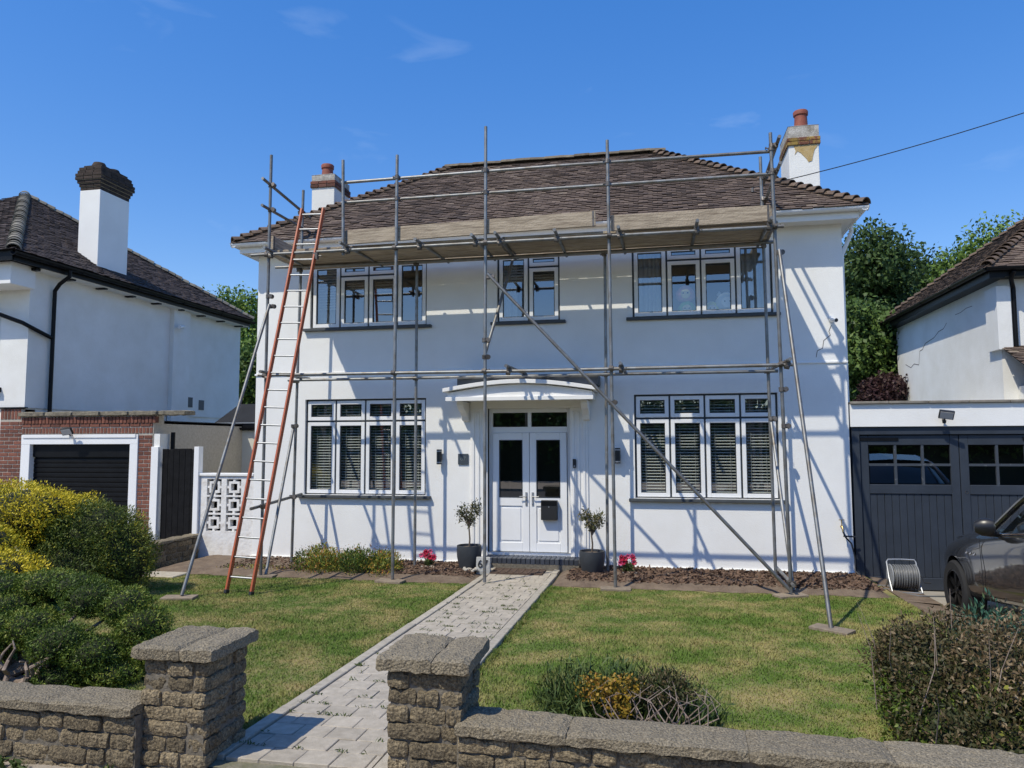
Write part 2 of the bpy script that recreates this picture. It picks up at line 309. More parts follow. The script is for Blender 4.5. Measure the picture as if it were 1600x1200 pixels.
# path: concrete pavers between edging kerbs
PX0, PX1 = 4.42, 5.56
pth = sheet('garden_path', PX0, PX1, -8.1, -.32, .012, JOINT)
from mathutils import noise as mnoise
def chunk(sx, sy, sz, jit, cuts=2, seed=0, round_=.012, axes=(0, 1, 2)):
    """one rough block centred on its middle: rounded arrises and a lumpy, rock-like surface"""
    bm = bmesh.new(); bmesh.ops.create_cube(bm, size=1); bmesh.ops.scale(bm, vec=(sx, sy, sz), verts=bm.verts)
    big = max(sx, sy, sz); es = [e for e in bm.edges if e.calc_length() > big*.45]
    bmesh.ops.subdivide_edges(bm, edges=es, cuts=cuts*2, use_grid_fill=True)
    rest = [e for e in bm.edges if e.calc_length() > max(.03, big*.3)]
    if rest and cuts > 1: bmesh.ops.subdivide_edges(bm, edges=rest, cuts=cuts-1, use_grid_fill=True)
    o = Vector((seed*1.37 % 50, seed*2.11 % 50, seed*.73 % 50)); h = Vector((sx, sy, sz))*.5
    for v in bm.verts:
        e = [abs(abs(v.co[i])-h[i]) < 1e-5 for i in range(3)]
        if sum(e) >= 2:
            for i in range(3):
                if e[i] and i in axes: v.co[i] *= max(.5, 1-round_*.55*(sum(e)-.6)/h[i])
        ks = [1, 1, 1] if 0 in axes else [.0 if e[0] else 1, 1, 1]
        q = v.co*22+o; v.co += Vector((mnoise.noise(q)*ks[0], mnoise.noise(q+Vector((9, 3, 5))), mnoise.noise(q+Vector((4, 17, 8)))))*jit*1.9
    me = bpy.data.meshes.new('block'); bm.to_mesh(me); bm.free(); return me
pvm = []
for i in range(5):
    me = MB().box(-.109, -.099, -.02, .109, .099, .02).mesh('paver', bevel=.004)
    for v in me.vertices: v.co.x += rnd.uniform(-.0015, .0015); v.co.y += rnd.uniform(-.0015, .0015)
    pvm.append(me)
xa, xb = PX0+.105, PX1-.105
row = 0; y = -8.0
while y < -.45:
    x = xa-(.11 if row % 2 else 0)
    while x < xb-.02:
        a_, c_ = max(x, xa), min(x+.2232, xb)
        if c_-a_ > .012:
            yy = y+.1; link('paver', pvm[rnd.randrange(5)], PAVER, pth, ((a_+c_)/2, yy, gz(yy)+.014+rnd.uniform(-.002, .0025)), (R(rnd.uniform(-.7, .7))-.023, R(rnd.uniform(-.7, .7)), R(rnd.uniform(-.5, .5))), ((c_-a_-.005)/.218, .985, 1))
        x += .2232
    y += .2; row += 1
kem = MB().box(-.047, -.4545, -.05, .047, .4545, .05).mesh('edging_kerb', bevel=.006)
for sx in (PX0+.05, PX1-.05):
    y = -8.0
    while y < -.7:
        link('edging_kerb', kem, KERB, pth, (sx+rnd.uniform(-.003, .003), y+.455, gz(y+.455)-.006+rnd.uniform(-.002, .003)), (-.023, 0, R(rnd.uniform(-.2, .2)))); y += .912
# weeds growing in the path joints
wl = []
for i in range(110):
    y = rnd.uniform(-7.9, -1.2); r_ = round((y+8)/.2); wl.append((rnd.uniform(xa, xb), -8+r_*.2, gz(y)+.045, rnd.uniform(.03, .1), .015, .012))
o = leaves('joint_weeds', wl, 1500, .03, .008, L_WEED, None, .3, (.2, 1), .5, 5); o['kind'] = 'stuff'; o['label'] = 'small weeds growing in the joints of the garden path'; o['category'] = 'weeds'

# lawn grass blades
def grass(n, seed):
    g = np.random.default_rng(seed); ok = []
    x = g.uniform(-.95, 10.2, n*2); y = -8.0+6.5*(g.uniform(0, 1, n*2)**1.25)
    keep = ~((x > PX0-.0) & (x < PX1+.0)); keep &= ~((y > -1.5+.06*np.sin(x*3)+.05*np.sin(x*7)))
    keep &= ~((x > 8.2) & (y < -6.9+.1*np.sin(x*9)) & (x > 8.9))
    x, y = x[keep][:n], y[keep][:n]; n = len(x); z = np.array([gz(t) for t in y])
    h = g.uniform(.010, .026, n)*(1+.4*np.sin(x*1.7+y*.9)*np.sin(y*2.3)); edge = (np.abs(x-PX0) < .06) | (np.abs(x-PX1) < .06) | (y < -7.85)
    h = np.where(edge, h*1.5, h); a = g.uniform(0, 2*np.pi, n); lean = g.uniform(.2, 1.1, n)*h; wv = g.uniform(.003, .0055, n)
    p = np.stack([x, y, z], 1); s = np.stack([np.cos(a), np.sin(a), 0*a], 1)*wv[:, None]; b_ = a+g.uniform(-1.2, 1.2, n)+1.57
    t = p+np.stack([np.cos(b_)*lean, np.sin(b_)*lean, h], 1)
    V = np.stack([p-s, p+s, t], 1); o = quads('grass', V, g.uniform(0, 1, n), GRASS, k=3); o['kind'] = 'stuff'; o['label'] = 'short dry-patched grass of the front lawn'; o['category'] = 'grass'
grass(420000, 21)

# ------------------------------------------------------------------ main house
W = 10.0; D = 5.6; ZS = 5.40
house = thing('main_house', 'two storey white rendered house with brown hipped tile roof behind scaffolding', 'house', (5, 2.8, 0))
def facade(x0, x1, z0, z1, y, th, holes):
    b = MB(); xs = sorted({x0, x1, *[h[0] for h in holes], *[h[1] for h in holes]}); zs = sorted({z0, z1, *[h[2] for h in holes], *[h[3] for h in holes]})
    xs = sorted(set(xs) | set(np.arange(x0, x1, 1.0).round(3))); ins = lambda a, c: any(h[0] < a < h[1] and h[2] < c < h[3] for h in holes)
    for i in range(len(xs)-1):
        for j in range(len(zs)-1):
            if ins((xs[i]+xs[i+1])/2, (zs[j]+zs[j+1])/2): continue
            for yy in (y, y+th): b.add([(xs[i], yy, zs[j]), (xs[i+1], yy, zs[j]), (xs[i+1], yy, zs[j+1]), (xs[i], yy, zs[j+1])], [(0, 1, 2, 3)])
    for (a, c, d, e) in holes:
        for q in ([(a, d), (a, e)], [(c, d), (c, e)], [(a, d), (c, d)], [(a, e), (c, e)]):
            b.add([(q[0][0], y, q[0][1]), (q[1][0], y, q[1][1]), (q[1][0], y+th, q[1][1]), (q[0][0], y+th, q[0][1])], [(0, 1, 2, 3)])
    return b
LW = (.97, 3.21, 1.09, 2.76); RW = (6.74, 8.97, 1.09, 2.76); UL = (1.03, 3.21, 4.03, 5.2); UM = (4.46, 5.54, 4.03, 5.2); UR = (6.74, 8.95, 4.03, 5.2); DO = (4.30, 5.69, .17, 2.56)
HO = [LW, RW, UL, UM, UR, DO]
b = facade(0, W, -.25, ZS, 0, .28, HO)
def vq(b, p, q, z0, z1): b.add([(p[0], p[1], z0), (q[0], q[1], z0), (q[0], q[1], z1), (p[0], p[1], z1)], [(0, 1, 2, 3)])
for p, q in (((0, 0), (0, D)), ((W, 0), (W, D)), ((0, D), (W, D))): vq(b, p, q, -.25, ZS)
b.add([(.28, .28, -.02), (9.7, .28, -.02), (9.7, D-.2, -.02), (.28, D-.2, -.02)], [(0, 1, 2, 3)])
me = bpy.data.meshes.new('wall'); me.from_pydata(b.v, [], b.f); wall = link('wall', me, RENDER, house)
# rooms
rb = MB()
for z0, z1 in ((0.0, 2.85), (3.1, 5.35)):
    for x0, x1 in ((.3, 3.75), (3.85, 6.15), (6.25, 9.7)):
        y0, y1 = .285, 4.2
        rb.add([(x0, y1, z0), (x1, y1, z0), (x1, y1, z1), (x0, y1, z1)], [(0, 1, 2, 3)]); rb.add([(x0, y0, z1), (x1, y0, z1), (x1, y1, z1), (x0, y1, z1)], [(0, 1, 2, 3)])
        for xx in (x0, x1): rb.add([(xx, y0, z0), (xx, y1, z0), (xx, y1, z1), (xx, y0, z1)], [(0, 1, 2, 3)])
me = bpy.data.meshes.new('room_walls'); me.from_pydata(rb.v, [], rb.f); link('room_walls', me, INTER, house)
rb = MB()
for z0 in (0.0, 3.1): rb.add([(.3, .285, z0), (9.7, .285, z0), (9.7, 4.2, z0), (.3, 4.2, z0)], [(0, 1, 2, 3)])
me = bpy.data.meshes.new('room_floor'); me.from_pydata(rb.v, [], rb.f); link('room_floor', me, FLOORI, house)
bx('string_course', RENDER, house, -.02, -.022, 3.20, W+.02, .01, 3.235, .006)
for x0, x1 in ((-.03, 4.0), (6.0, W+.03)): bx('plinth', PLINTH, house, x0, -.035, -.25, x1, .01, .013, .01)
for x in (9.19, .62): 
    ab = MB(); ab.box(x, -.045, -.07, x+.22, -.03, .005)
    for i in range(3): ab.box(x+.02, -.05, -.06+i*.022, x+.2, -.04, -.05+i*.022)
    ab.build('air_brick', mat('airbrick_grey', (.30, .28, .25), .9), house)
# hairline cracks in the render
def crack(parent, pts, w_=.008, name='crack', nrm=Vector((0, -1, 0)), material=None):
    b = MB()
    for p, q in zip(pts[:-1], pts[1:]):
        p, q = Vector(p), Vector(q); s = (q-p).cross(nrm).normalized()*w_*.5; o_ = nrm*.003
        b.add([p-s+o_, p+s+o_, q+s+o_, q-s+o_], [(0, 1, 2, 3)])
    return link(name, b.mesh(name), material or GRIME, parent)
cp = [(9.80, 0, 3.80), (9.76, 0, 3.70), (9.78, 0, 3.64), (9.68, 0, 3.56), (9.66, 0, 3.44), (9.58, 0, 3.40), (9.56, 0, 3.30)]
crack(house, cp, .009)
# windows
def pane_frame(parent, x0, x1, z0, z1, y, fwid=.062):
    f = MB(); t = .05
    f.box(x0, y, z0, x0+fwid, y+t, z1).box(x1-fwid, y, z0, x1, y+t, z1).box(x0+fwid, y, z0, x1-fwid, y+t, z0+fwid).box(x0+fwid, y, z1-fwid, x1-fwid, y+t, z1)
    o = f.build('casement', UPVC, parent, bevel=.004)
    s = MB(); k = fwid; e = .012
    s.box(x0+k, y+.012, z0+k, x0+k+e, y+.04, z1-k).box(x1-k-e, y+.012, z0+k, x1-k, y+.04, z1-k).box(x0+k+e, y+.012, z0+k, x1-k-e, y+.04, z0+k+e).box(x0+k+e, y+.012, z1-k-e, x1-k-e, y+.04, z1-k)
    s.build('gasket', ANTH, o)
    g = MB(); g.add([(x0+k+.004, y+.03, z0+k+.004), (x1-k-.004, y+.03, z0+k+.004), (x1-k-.004, y+.03, z1-k-.004), (x0+k+.004, y+.03, z1-k-.004)], [(0, 1, 2, 3)])
    link('pane', g.mesh('pane'), GLASS, o); return o
def window(parent, box_, cols, split, y=.07, sill=True):
    """cols: list of 'T' (top light over a casement) or 'F' (full height); split: height of the transom"""
    x0, x1, z0, z1 = box_; wroot = MB(); g = .034; n = len(cols); cw = (x1-x0-g)/n
    wroot.box(x0, y-.012, z0, x0+g, y+.07, z1).box(x1-g, y-.012, z0, x1, y+.07, z1).box(x0+g, y-.012, z1-g, x1-g, y+.07, z1).box(x0+g, y-.012, z0, x1-g, y+.07, z0+g*.6)
    for i in range(1, n): wroot.box(x0+i*cw+.004, y-.01, z0+g*.6, x0+i*cw+g-.004, y+.07, z1-g)
    for i, c in enumerate(cols):
        if c == 'T': wroot.box(x0+i*cw+g, y-.009, split-.014, x0+(i+1)*cw, y+.069, split+.014)
    fr = wroot.build('window', ANTH, parent)
    for i, c in enumerate(cols):
        a, b_ = x0+i*cw+g-.002, x0+(i+1)*cw+.002
        if c == 'T': pane_frame(fr, a, b_, z0+g*.6, split-.016, y-.025); pane_frame(fr, a, b_, split+.016, z1-g+.004, y-.025)
        else: pane_frame(fr, a, b_, z0+g*.6, z1-g+.004, y-.025)
    if sill: bx('sill', SILL, fr, x0-.1, -.075, z0-.055, x1+.1, .09, z0-.005, .006)
    return fr, [(x0+i*cw+g, x0+(i+1)*cw) for i in range(n)]
def blind(parent, x0, x1, z0, z1, y, pitch_=.048, tilt=12, close=None):
    n = int((z1-z0)/pitch_); b = MB(); c, s = math.cos(R(tilt)), math.sin(R(tilt))
    for i in range(n):
        z = z1-.04-i*pitch_
        if z < z0: break
        h = .021; b.add([(x0, y-h*c, z-h*s), (x1, y-h*c, z-h*s), (x1, y+h*c, z+h*s), (x0, y+h*c, z+h*s)], [(0, 1, 2, 3)])
    for xx in (x0+.12, x1-.12): b.box(xx-.002, y-.026, z0, xx+.002, y-.024, z1)
    b.box(x0, y-.025, z1-.035, x1, y+.025, z1)
    o = link('venetian_blind', b.mesh('venetian_blind'), SLAT, parent); o['kind'] = 'stuff'; return o
for bxx in (LW, RW):
    fr, cs = window(house, bxx, 'TTTT', 2.37)
    for a, c in cs: blind(fr, a+.02, c-.02, bxx[2]+.03, bxx[3]-.04, .165, .048, 28)
fr, cs = window(house, UL, 'FTTF', 4.96); 
for a, c in cs[:3]: blind(fr, a+.02, c-.02, 4.62 if a > 1.5 else 4.4, 5.16, .26, .05, 50)
frm, csm = window(house, UM, 'FT', 4.96)
for a, c in csm: blind(frm, a+.02, c-.02, 4.75, 5.16, .26, .05, 55)
frr, csr = window(house, UR, 'FTTF', 4.96)
def curtain(parent, x0, x1, z0, z1, y, n=40, amp=.03):
    b = MB()
    for i in range(n+1):
        x = x0+(x1-x0)*i/n; yy = y+amp*math.sin(i*.95)+amp*.4*math.sin(i*2.3)
        b.v += [(x, yy, z0), (x, yy, z1)]
        if i: b.f.append((2*i-2, 2*i, 2*i+1, 2*i-1))
    return b.build('curtain', CURT, parent, smooth=True, angle=80)
curtain(frr, 6.72, 7.2, 3.6, 5.3, .33); curtain(frr, 8.45, 8.98, 3.6, 5.3, .33); curtain(frm, 4.42, 4.75, 3.6, 5.3, .34); curtain(fr, .98, 1.35, 3.6, 5.3, .36)
bx('window_board', UPVC, frr, 6.75, .13, 4.0, 8.94, .40, 4.045, .004)
# front door, sidelights and porch canopy
dr_ = MB(); x0, x1, z0, z1 = DO; y = .10
dr_.box(x0, y, z0, x0+.06, y+.07, z1).box(x1-.06, y, z0, x1, y+.07, z1).box(x0+.06, y, z1-.07, x1-.06, y+.07, z1).box(x0+.06, y, 2.15, x1-.06, y+.07, 2.25).box(4.965, y, 2.25, 5.025, y+.07, z1-.07)
dfr = dr_.build('door_frame', UPVC, house, bevel=.005)
for a, c in ((x0+.06, 4.965), (5.025, x1-.06)):
    g = MB(); g.add([(a, y+.035, 2.25), (c, y+.035, 2.25), (c, y+.035, z1-.07), (a, y+.035, z1-.07)], [(0, 1, 2, 3)]); link('fanlight_pane', g.mesh('pane'), GLASS, dfr)
bx('threshold', ALU, dfr, x0-.02, .03, .155, x1+.02, .2, .175)
for k, (a, c) in enumerate(((x0+.064, 4.991), (4.999, x1-.064))):
    d = MB(); yy = .075; t = .06; st = .115; zb, zt = .18, 2.148
    d.box(a, yy, zb, a+st, yy+t, zt).box(c-st, yy, zb, c, yy+t, zt).box(a+st, yy, zt-.12, c-st, yy+t, zt).box(a+st, yy, zb, c-st, yy+t, zb+.15).box(a+st, yy, .93, c-st, yy+t, 1.07)
    dd = d.build('door', UPVC, dfr, bevel=.006)
    p = MB(); p.box(a+st, yy+.018, zb+.15, c-st, yy+.045, .93); p.box(a+st+.03, yy+.006, zb+.18, c-st-.03, yy+.02, .90); p.build('panel', UPVC, dd, bevel=.008)
    g = MB(); g.add([(a+st, yy+.03, 1.07), (c-st, yy+.03, 1.07), (c-st, yy+.03, zt-.12), (a+st, yy+.03, zt-.12)], [(0, 1, 2, 3)]); link('pane', g.mesh('pane'), GLASS, dd)
    s = MB(); s.box(a+st, yy-.003, 1.07, a+st+.01, yy+.03, zt-.12).box(c-st-.01, yy-.003, 1.07, c-st, yy+.03, zt-.12).box(a+st+.01, yy-.003, 1.07, c-st-.01, yy+.03, 1.08).box(a+st+.01, yy-.003, zt-.13, c-st-.01, yy+.03, zt-.12); s.build('gasket', ANTH, dd)
    hx = (c-.05) if k == 0 else (a+.05); sg = -1 if k == 0 else 1
    h = MB(); h.box(hx-.016, yy-.012, .94, hx+.016, yy, 1.16).tube([(hx, yy-.01, 1.09), (hx, yy-.05, 1.09), (hx+sg*.11, yy-.05, 1.088)], .009, 8); h.build('handle', ALU, dd, smooth=True)
    bx('lock', ALU, dd, hx-.009, yy-.02, .965, hx+.009, yy-.012, .99)
sur = MB()
for a, c in ((4.0, 4.30), (5.69, 5.99)):
    sur.box(a, -.02, .0, c, .1, 2.56)
    for k in range(3): sur.box(a+.03+k*.09, -.035, .12, a+.075+k*.09, -.018, 2.5)
    sur.box(a, -.045, -.12, c, .1, .12)
sur.box(4.0, -.021, 2.56, 5.99, .0, 2.70)
sur.build('door_surround', TRIM, house, bevel=.006)
def arch(z0, z1, n=18, x0=3.72, x1=6.18): return [(x0+(x1-x0)*i/n, z0+(z1-z0)*math.sin(math.pi*i/n)) for i in range(n+1)]
can = MB()
top = arch(2.86, 2.99); can.prism(top+arch(2.80, 2.925)[::-1], 'y', -.74, -.02)
t2 = arch(2.79, 2.915, x0=3.78, x1=6.12); can.prism([(3.78, 2.68)]+t2+[(6.12, 2.68)], 'y', -.66, -.02)
can.box(3.76, -.70, 2.655, 6.14, -.661, 2.72)
cano = can.build('porch_canopy', TRIM, house, bevel=.004)
bx('canopy_roof', LEAD, cano, 3.9, -.5, 2.90, 6.2, -.005, 3.06)
for x in (3.93, 5.97):
    k = MB(); pr_ = [(-.005, 2.66), (-.45, 2.66), (-.45, 2.60), (-.36, 2.53), (-.25, 2.5), (-.14, 2.43), (-.1, 2.36), (-.005, 2.34)]
    k.prism([(p[0], p[1]) for p in pr_], 'x', x-.055, x+.055); k.build('bracket', TRIM, cano, bevel=.006)
st = MB(); st.box(4.3, -.34, -.1, 5.85, .0, .045); sto = st.build('door_step', SMORT, house)
BLUEB = mat('blue_engineering_brick', (.045, .052, .068), .45, objvar=.25, bump=.15)
bm_ = MB().box(-.036, -.18, -.05, .036, .17, .05).mesh('brick', bevel=.007)
for i in range(20): link('brick', bm_, BLUEB, sto, (4.34+i*.0775, -.16, .085), (0, 0, 0))
# eaves, gutter, roof
OV = .36; OX = .20; ZE = 5.52; RX0, RX1, RY, RZ = 2.82, 7.16, 2.8, 7.86
e = MB(); e.box(-OX+.04, -OV+.04, 5.40, W+OX-.04, .0, 5.425).box(-OX+.04, .0, 5.40, 0, D, 5.425).box(W, .0, 5.40, W+OX-.04, D, 5.425).box(-OX+.04, D, 5.4, W+OX-.04, D+OV-.04, 5.425)
e.build('soffit', TRIM, house)
e = MB(); e.box(-OX+.02, -OV+.02, 5.38, W+OX-.02, -OV+.045, 5.53).box(-OX+.02, -OV+.045, 5.38, -OX+.045, D+OV, 5.53).box(W+OX-.045, -OV+.045, 5.38, W+OX-.02, D+OV, 5.53); e.build('fascia', TRIM, house)
def gutter(name, p, q, material, parent, r=.058, th=.006):
    p, q = Vector(p), Vector(q); t = (q-p).normalized(); s = Vector((0, 0, 1)).cross(t).normalized(); b = MB(); n = 10; pr_ = []
    for k in range(n+1): a = math.pi+math.pi*k/n; pr_.append((math.cos(a)*r, math.sin(a)*r))
    for k in range(n+1): a = 2*math.pi-math.pi*k/n; pr_.append((math.cos(a)*(r-th), math.sin(a)*(r-th)))
    m_ = len(pr_); vs = [pt+s*u+Vector((0, 0, v)) for pt in (p, q) for u, v in pr_]
    b.add(vs, [(i, (i+1) % m_, (i+1) % m_+m_, i+m_) for i in range(m_)]+[tuple(range(m_)), tuple(range(2*m_-1, m_-1, -1))])
    n_ = int((q-p).length/2)+1
    for i in range(n_+1):
        c = p+(q-p)*min(1, max(0, (i/n_))); 
        b.tube([c+s*(r+.003)*math.cos(a)+Vector((0, 0, math.sin(a)*(r+.003))) for a in np.linspace(math.pi, 2*math.pi, 9)], .008, 6)
    return b.build(name, material, parent, smooth=True)
gy = -OV-.045
gutter('gutter', (-OX-.09, gy, 5.535), (W+OX+.09, gy, 5.535), UPVC, house)
gutter('gutter', (W+OX+.045, -OV-.08, 5.533), (W+OX+.045, D+OV, 5.533), UPVC, house); gutter('gutter', (-OX-.045, -OV-.08, 5.533), (-OX-.045, D+OV, 5.533), UPVC, house)
dp = MB(); dp.tube([(W+.22, .3, 5.48), (W+.22, .3, 5.34), (W+.12, .3, 5.1), (W+.06, .3, 4.95), (W+.06, .3, 0)], .034, 10); dp.build('downpipe', UPVC, house, smooth=True)
def roof_plane(name, e0, e1, a0, a1, material, parent, gauge=.095, tw=.16, seed=1, base=True):
    """tiled plane between eave e0->e1 and upper edge a0->a1 (a0==a1 for a hip end); every tile is its own small slab"""
    g = random.Random(seed); e0, e1, a0, a1 = map(Vector, (e0, e1, a0, a1)); ux = (e1-e0).normalized(); nrm = (e1-e0).cross(a0-e0).normalized()
    if nrm.z < 0: nrm = -nrm
    uy = nrm.cross(ux); 
    if uy.z < 0: uy = -uy
    H = (a0-e0).dot(uy); Lb = (e1-e0).length; la = (a0-e0).dot(ux); lb = (a1-e0).dot(ux); V = []; rv = []
    k = 0
    while k*gauge < H+.02:
        v = k*gauge; xl = la*min(1, v/H); xr = Lb+(lb-Lb)*min(1, v/H); off = (k % 2)*tw*.5
        j = int(math.floor((xl-off)/tw))
        while True:
            u = off+j*tw; j += 1
            if u > xr+.02: break
            ua, ub = max(u+.003, xl-.03), min(u+tw-.003, xr+.03)
            if ub-ua < .03: continue
            lift = .024+g.uniform(0, .016); sk = g.uniform(-.006, .006); z_ = g.uniform(-.003, .005)
            p = lambda uu, vv, h: e0+ux*uu+uy*vv+nrm*h
            vb = v-.05+sk; vt = min(v+gauge*1.35, H+.02)
            A = [p(ua, vb, lift+z_), p(ub, vb+g.uniform(-.003, .003), lift+z_+g.uniform(-.004, .004)), p(ub, vt, .006), p(ua, vt, .006)]
            B = [p(ua, vb, lift+z_-.016), p(ub, vb, lift+z_-.016)]
            r_ = min(1, max(0, g.gauss(.45, .17)+.12*math.sin(u*1.3+v*.7)))
            V.append([A[0], A[1], A[2], A[3]]); rv.append(r_); V.append([B[0], B[1], A[1], A[0]]); rv.append(r_*.8)
            V.append([B[0], A[0], A[3], A[3]+nrm*-.001]); rv.append(r_*.8); V.append([A[1], B[1], A[2]+nrm*-.001, A[2]]); rv.append(r_*.8)
        k += 1
    o = quads(name, np.array([[tuple(q) for q in f] for f in V]), rv, material, parent, 'stuff')
    return o, ux, uy, nrm
def hipped(parent, x0, x1, y0, y1, z, rx0, rx1, ry, rz, material, sides='FLRB', seed=3, axis='x'):
    c = dict(F=((x0, y0, z), (x1, y0, z), (rx0, ry, rz), (rx1, ry, rz)), R=((x1, y0, z), (x1, y1, z), (rx1, ry, rz), (rx1, ry, rz)), L=((x0, y1, z), (x0, y0, z), (rx0, ry, rz), (rx0, ry, rz)), B=((x1, y1, z), (x0, y1, z), (rx1, ry, rz), (rx0, ry, rz)))
    b = MB(); b.add([(x0, y0, z), (x1, y0, z), (x1, y1, z), (x0, y1, z), (rx0, ry, rz), (rx1, ry, rz)], [(0, 1, 5, 4), (1, 2, 5), (2, 3, 4, 5), (3, 0, 4), (3, 2, 1, 0)])
    ro = b.build('roof', material_base, parent)
    for i, s in enumerate(sides): roof_plane('roof_tiles', *c[s], material, ro, seed=seed+i)
    return ro
material_base = mat('roof_underlay', (.03, .024, .022), .95)
ex0, ex1, ey0, ey1 = -OX-.06, W+OX+.06, -OV-.06, D+OV+.06
roof = hipped(house, ex0, ex1, ey0, ey1, ZE+.03, RX0, RX1, RY, RZ, TILE)
def bonnet_mesh(r0=.12, r1=.08, ln=.30, n=8):
    b = MB()
    for i, (t, r) in enumerate(((0, r0), (ln, r1))):
        for h in (0, .016):
            for k in range(n+1): a = R(-72+144*k/n); b.v.append((t, math.sin(a)*(r-h), math.cos(a)*(r-h)-r*.45))
    q = n+1
    for k in range(n):
        b.f += [(k, k+1, 2*q+k+1, 2*q+k), (q+k, 3*q+k, 3*q+k+1, q+k+1), (k, q+k, q+k+1, k+1)]
    b.f += [(0, 2*q, 3*q, q), (n, q+n, 3*q+n, 2*q+n)]
    return b.mesh('hip_tile', smooth=True)
BON = bonnet_mesh()
def hip(parent, p, q, step=.17, name='hip_tile', me=None, material=None, lift=.045, tilt=12):
    p, q = Vector(p), Vector(q); t = (q-p).normalized(); s = Vector((0, 0, 1)).cross(t).normalized(); n_ = t.cross(s); L_ = (q-p).length; i = 0
    while i*step < L_-.1:
        a = R(tilt+rnd.uniform(-3, 3)); tt = t*math.cos(a)-n_*math.sin(a); nn = n_*math.cos(a)+t*math.sin(a)
        M = Matrix((tt, s, nn)).transposed().to_4x4(); M.translation = p+t*(i*step)+n_*(lift+rnd.uniform(-.006, .008))
        o = link(name, me or BON, material or HIPT, None); o.matrix_basis = M; par(o, parent); i += 1
hip(roof, (ex0, ey0, ZE+.04), (RX0, RY, RZ), .18); hip(roof, (ex1, ey0, ZE+.04), (RX1, RY, RZ), .18)
hip(roof, (ex1, ey1, ZE+.04), (RX1, RY, RZ), .3); hip(roof, (ex0, ey1, ZE+.04), (RX0, RY, RZ), .3)
RID = bonnet_mesh(.115, .115, .31)
hip(roof, (RX0-.1, RY, RZ+.0), (RX1+.1, RY, RZ+.0), .31, 'ridge_tile', RID, RIDGET, .05, 0)
def chimney(parent, x0, x1, y0, y1, z0, zt, potz, bandz, ncourse=2, patch=False):
    BM = mat('lichen_brick', (.15, .055, .035), .9, col2=(.30, .20, .05), scale=7, bump=.3, objvar=.3, thresh=(.42, .58)) if patch else mat('chimney_brick', (.16, .055, .035), .9, col2=(.09, .05, .04), scale=10, bump=.3, objvar=.4)
    c = MB(); c.box(x0, y0, z0, x1, y1, bandz); ch = c.build('chimney', RENDER2, parent, bevel=.008)
    me = MB().box(-.104, -.05, -.032, .104, .05, .032).mesh('brick', bevel=.005)
    bx('band_core', MORTAR, ch, x0-.01, y0-.01, bandz, x1+.01, y1+.01, bandz+.075*ncourse)
    for k in range(ncourse):
        z = bandz+.038+k*.075; e_ = .03
        n = max(2, round((x1-x0+.06)/.215)); sx = (x1-x0+2*e_)/n
        for i in range(n): 
            for yy in (y0-e_+.05, y1+e_-.05): link('brick', me, BM, ch, (x0-e_+sx*(i+.5), yy, z), None, ((sx-.008)/.208, 1, 1))
        n = max(2, round((y1-y0)/.215)); sy = (y1-y0+2*e_-.2)/n
        for i in range(n):
            for xx in (x0-e_+.05, x1+e_-.05): link('brick', me, BM, ch, (xx, y0-e_+.1+sy*(i+.5), z), (0, 0, R(90)), ((sy-.008)/.208, 1, 1))
    bz = bandz+.075*ncourse; f = MB(); f.box(x0-.005, y0-.005, bz, x1+.005, y1+.005, zt-.06)
    f.add([(x0-.01, y0-.01, zt-.06), (x1+.01, y0-.01, zt-.06), (x1+.01, y1+.01, zt-.06), (x0-.01, y1+.01, zt-.06), (x0+.12, y0+.12, zt), (x1-.12, y0+.12, zt), (x1-.12, y1-.12, zt), (x0+.12, y1-.12, zt)], [(0, 1, 5, 4), (1, 2, 6, 5), (2, 3, 7, 6), (3, 0, 4, 7), (4, 5, 6, 7)])
    f.build('flaunching', mat('old_cap_render', (.52, .50, .46), .95, col2=(.22, .20, .17), scale=9, bump=.5), ch)
    cx, cy = (x0+x1)/2, (y0+y1)/2; p = MB(); h = potz-zt+.04
    p.lathe([(.10, 0), (.125, .02), (.118, h*.4), (.112, h-.09), (.132, h-.085), (.137, h-.02), (.125, h), (.10, h), (.095, h-.2)], (cx, y0+.2, zt-.04), 20); p.build('chimney_pot', POT, ch, smooth=True)
    return ch
chimney(roof, .02, .53, 2.0, 2.75, 5.6, 7.70, 7.92, 7.36, 2)
cr_ = chimney(roof, 9.60, 10.13, 1.95, 2.85, 5.4, 7.90, 8.20, 7.47, 2, True)
pt = [(9.69, 7.46), (9.72, 7.37), (9.70, 7.30), (9.75, 7.36), (9.80, 7.33), (9.85, 7.27), (9.90, 7.21), (9.94, 7.14), (10.0, 7.16), (10.02, 7.26), (10.05, 7.37), (10.10, 7.43), (10.10, 7.46)]
k = MB(); k.prism(pt, 'y', 1.942, 1.95); k.build('flaked_patch', RUST, cr_)
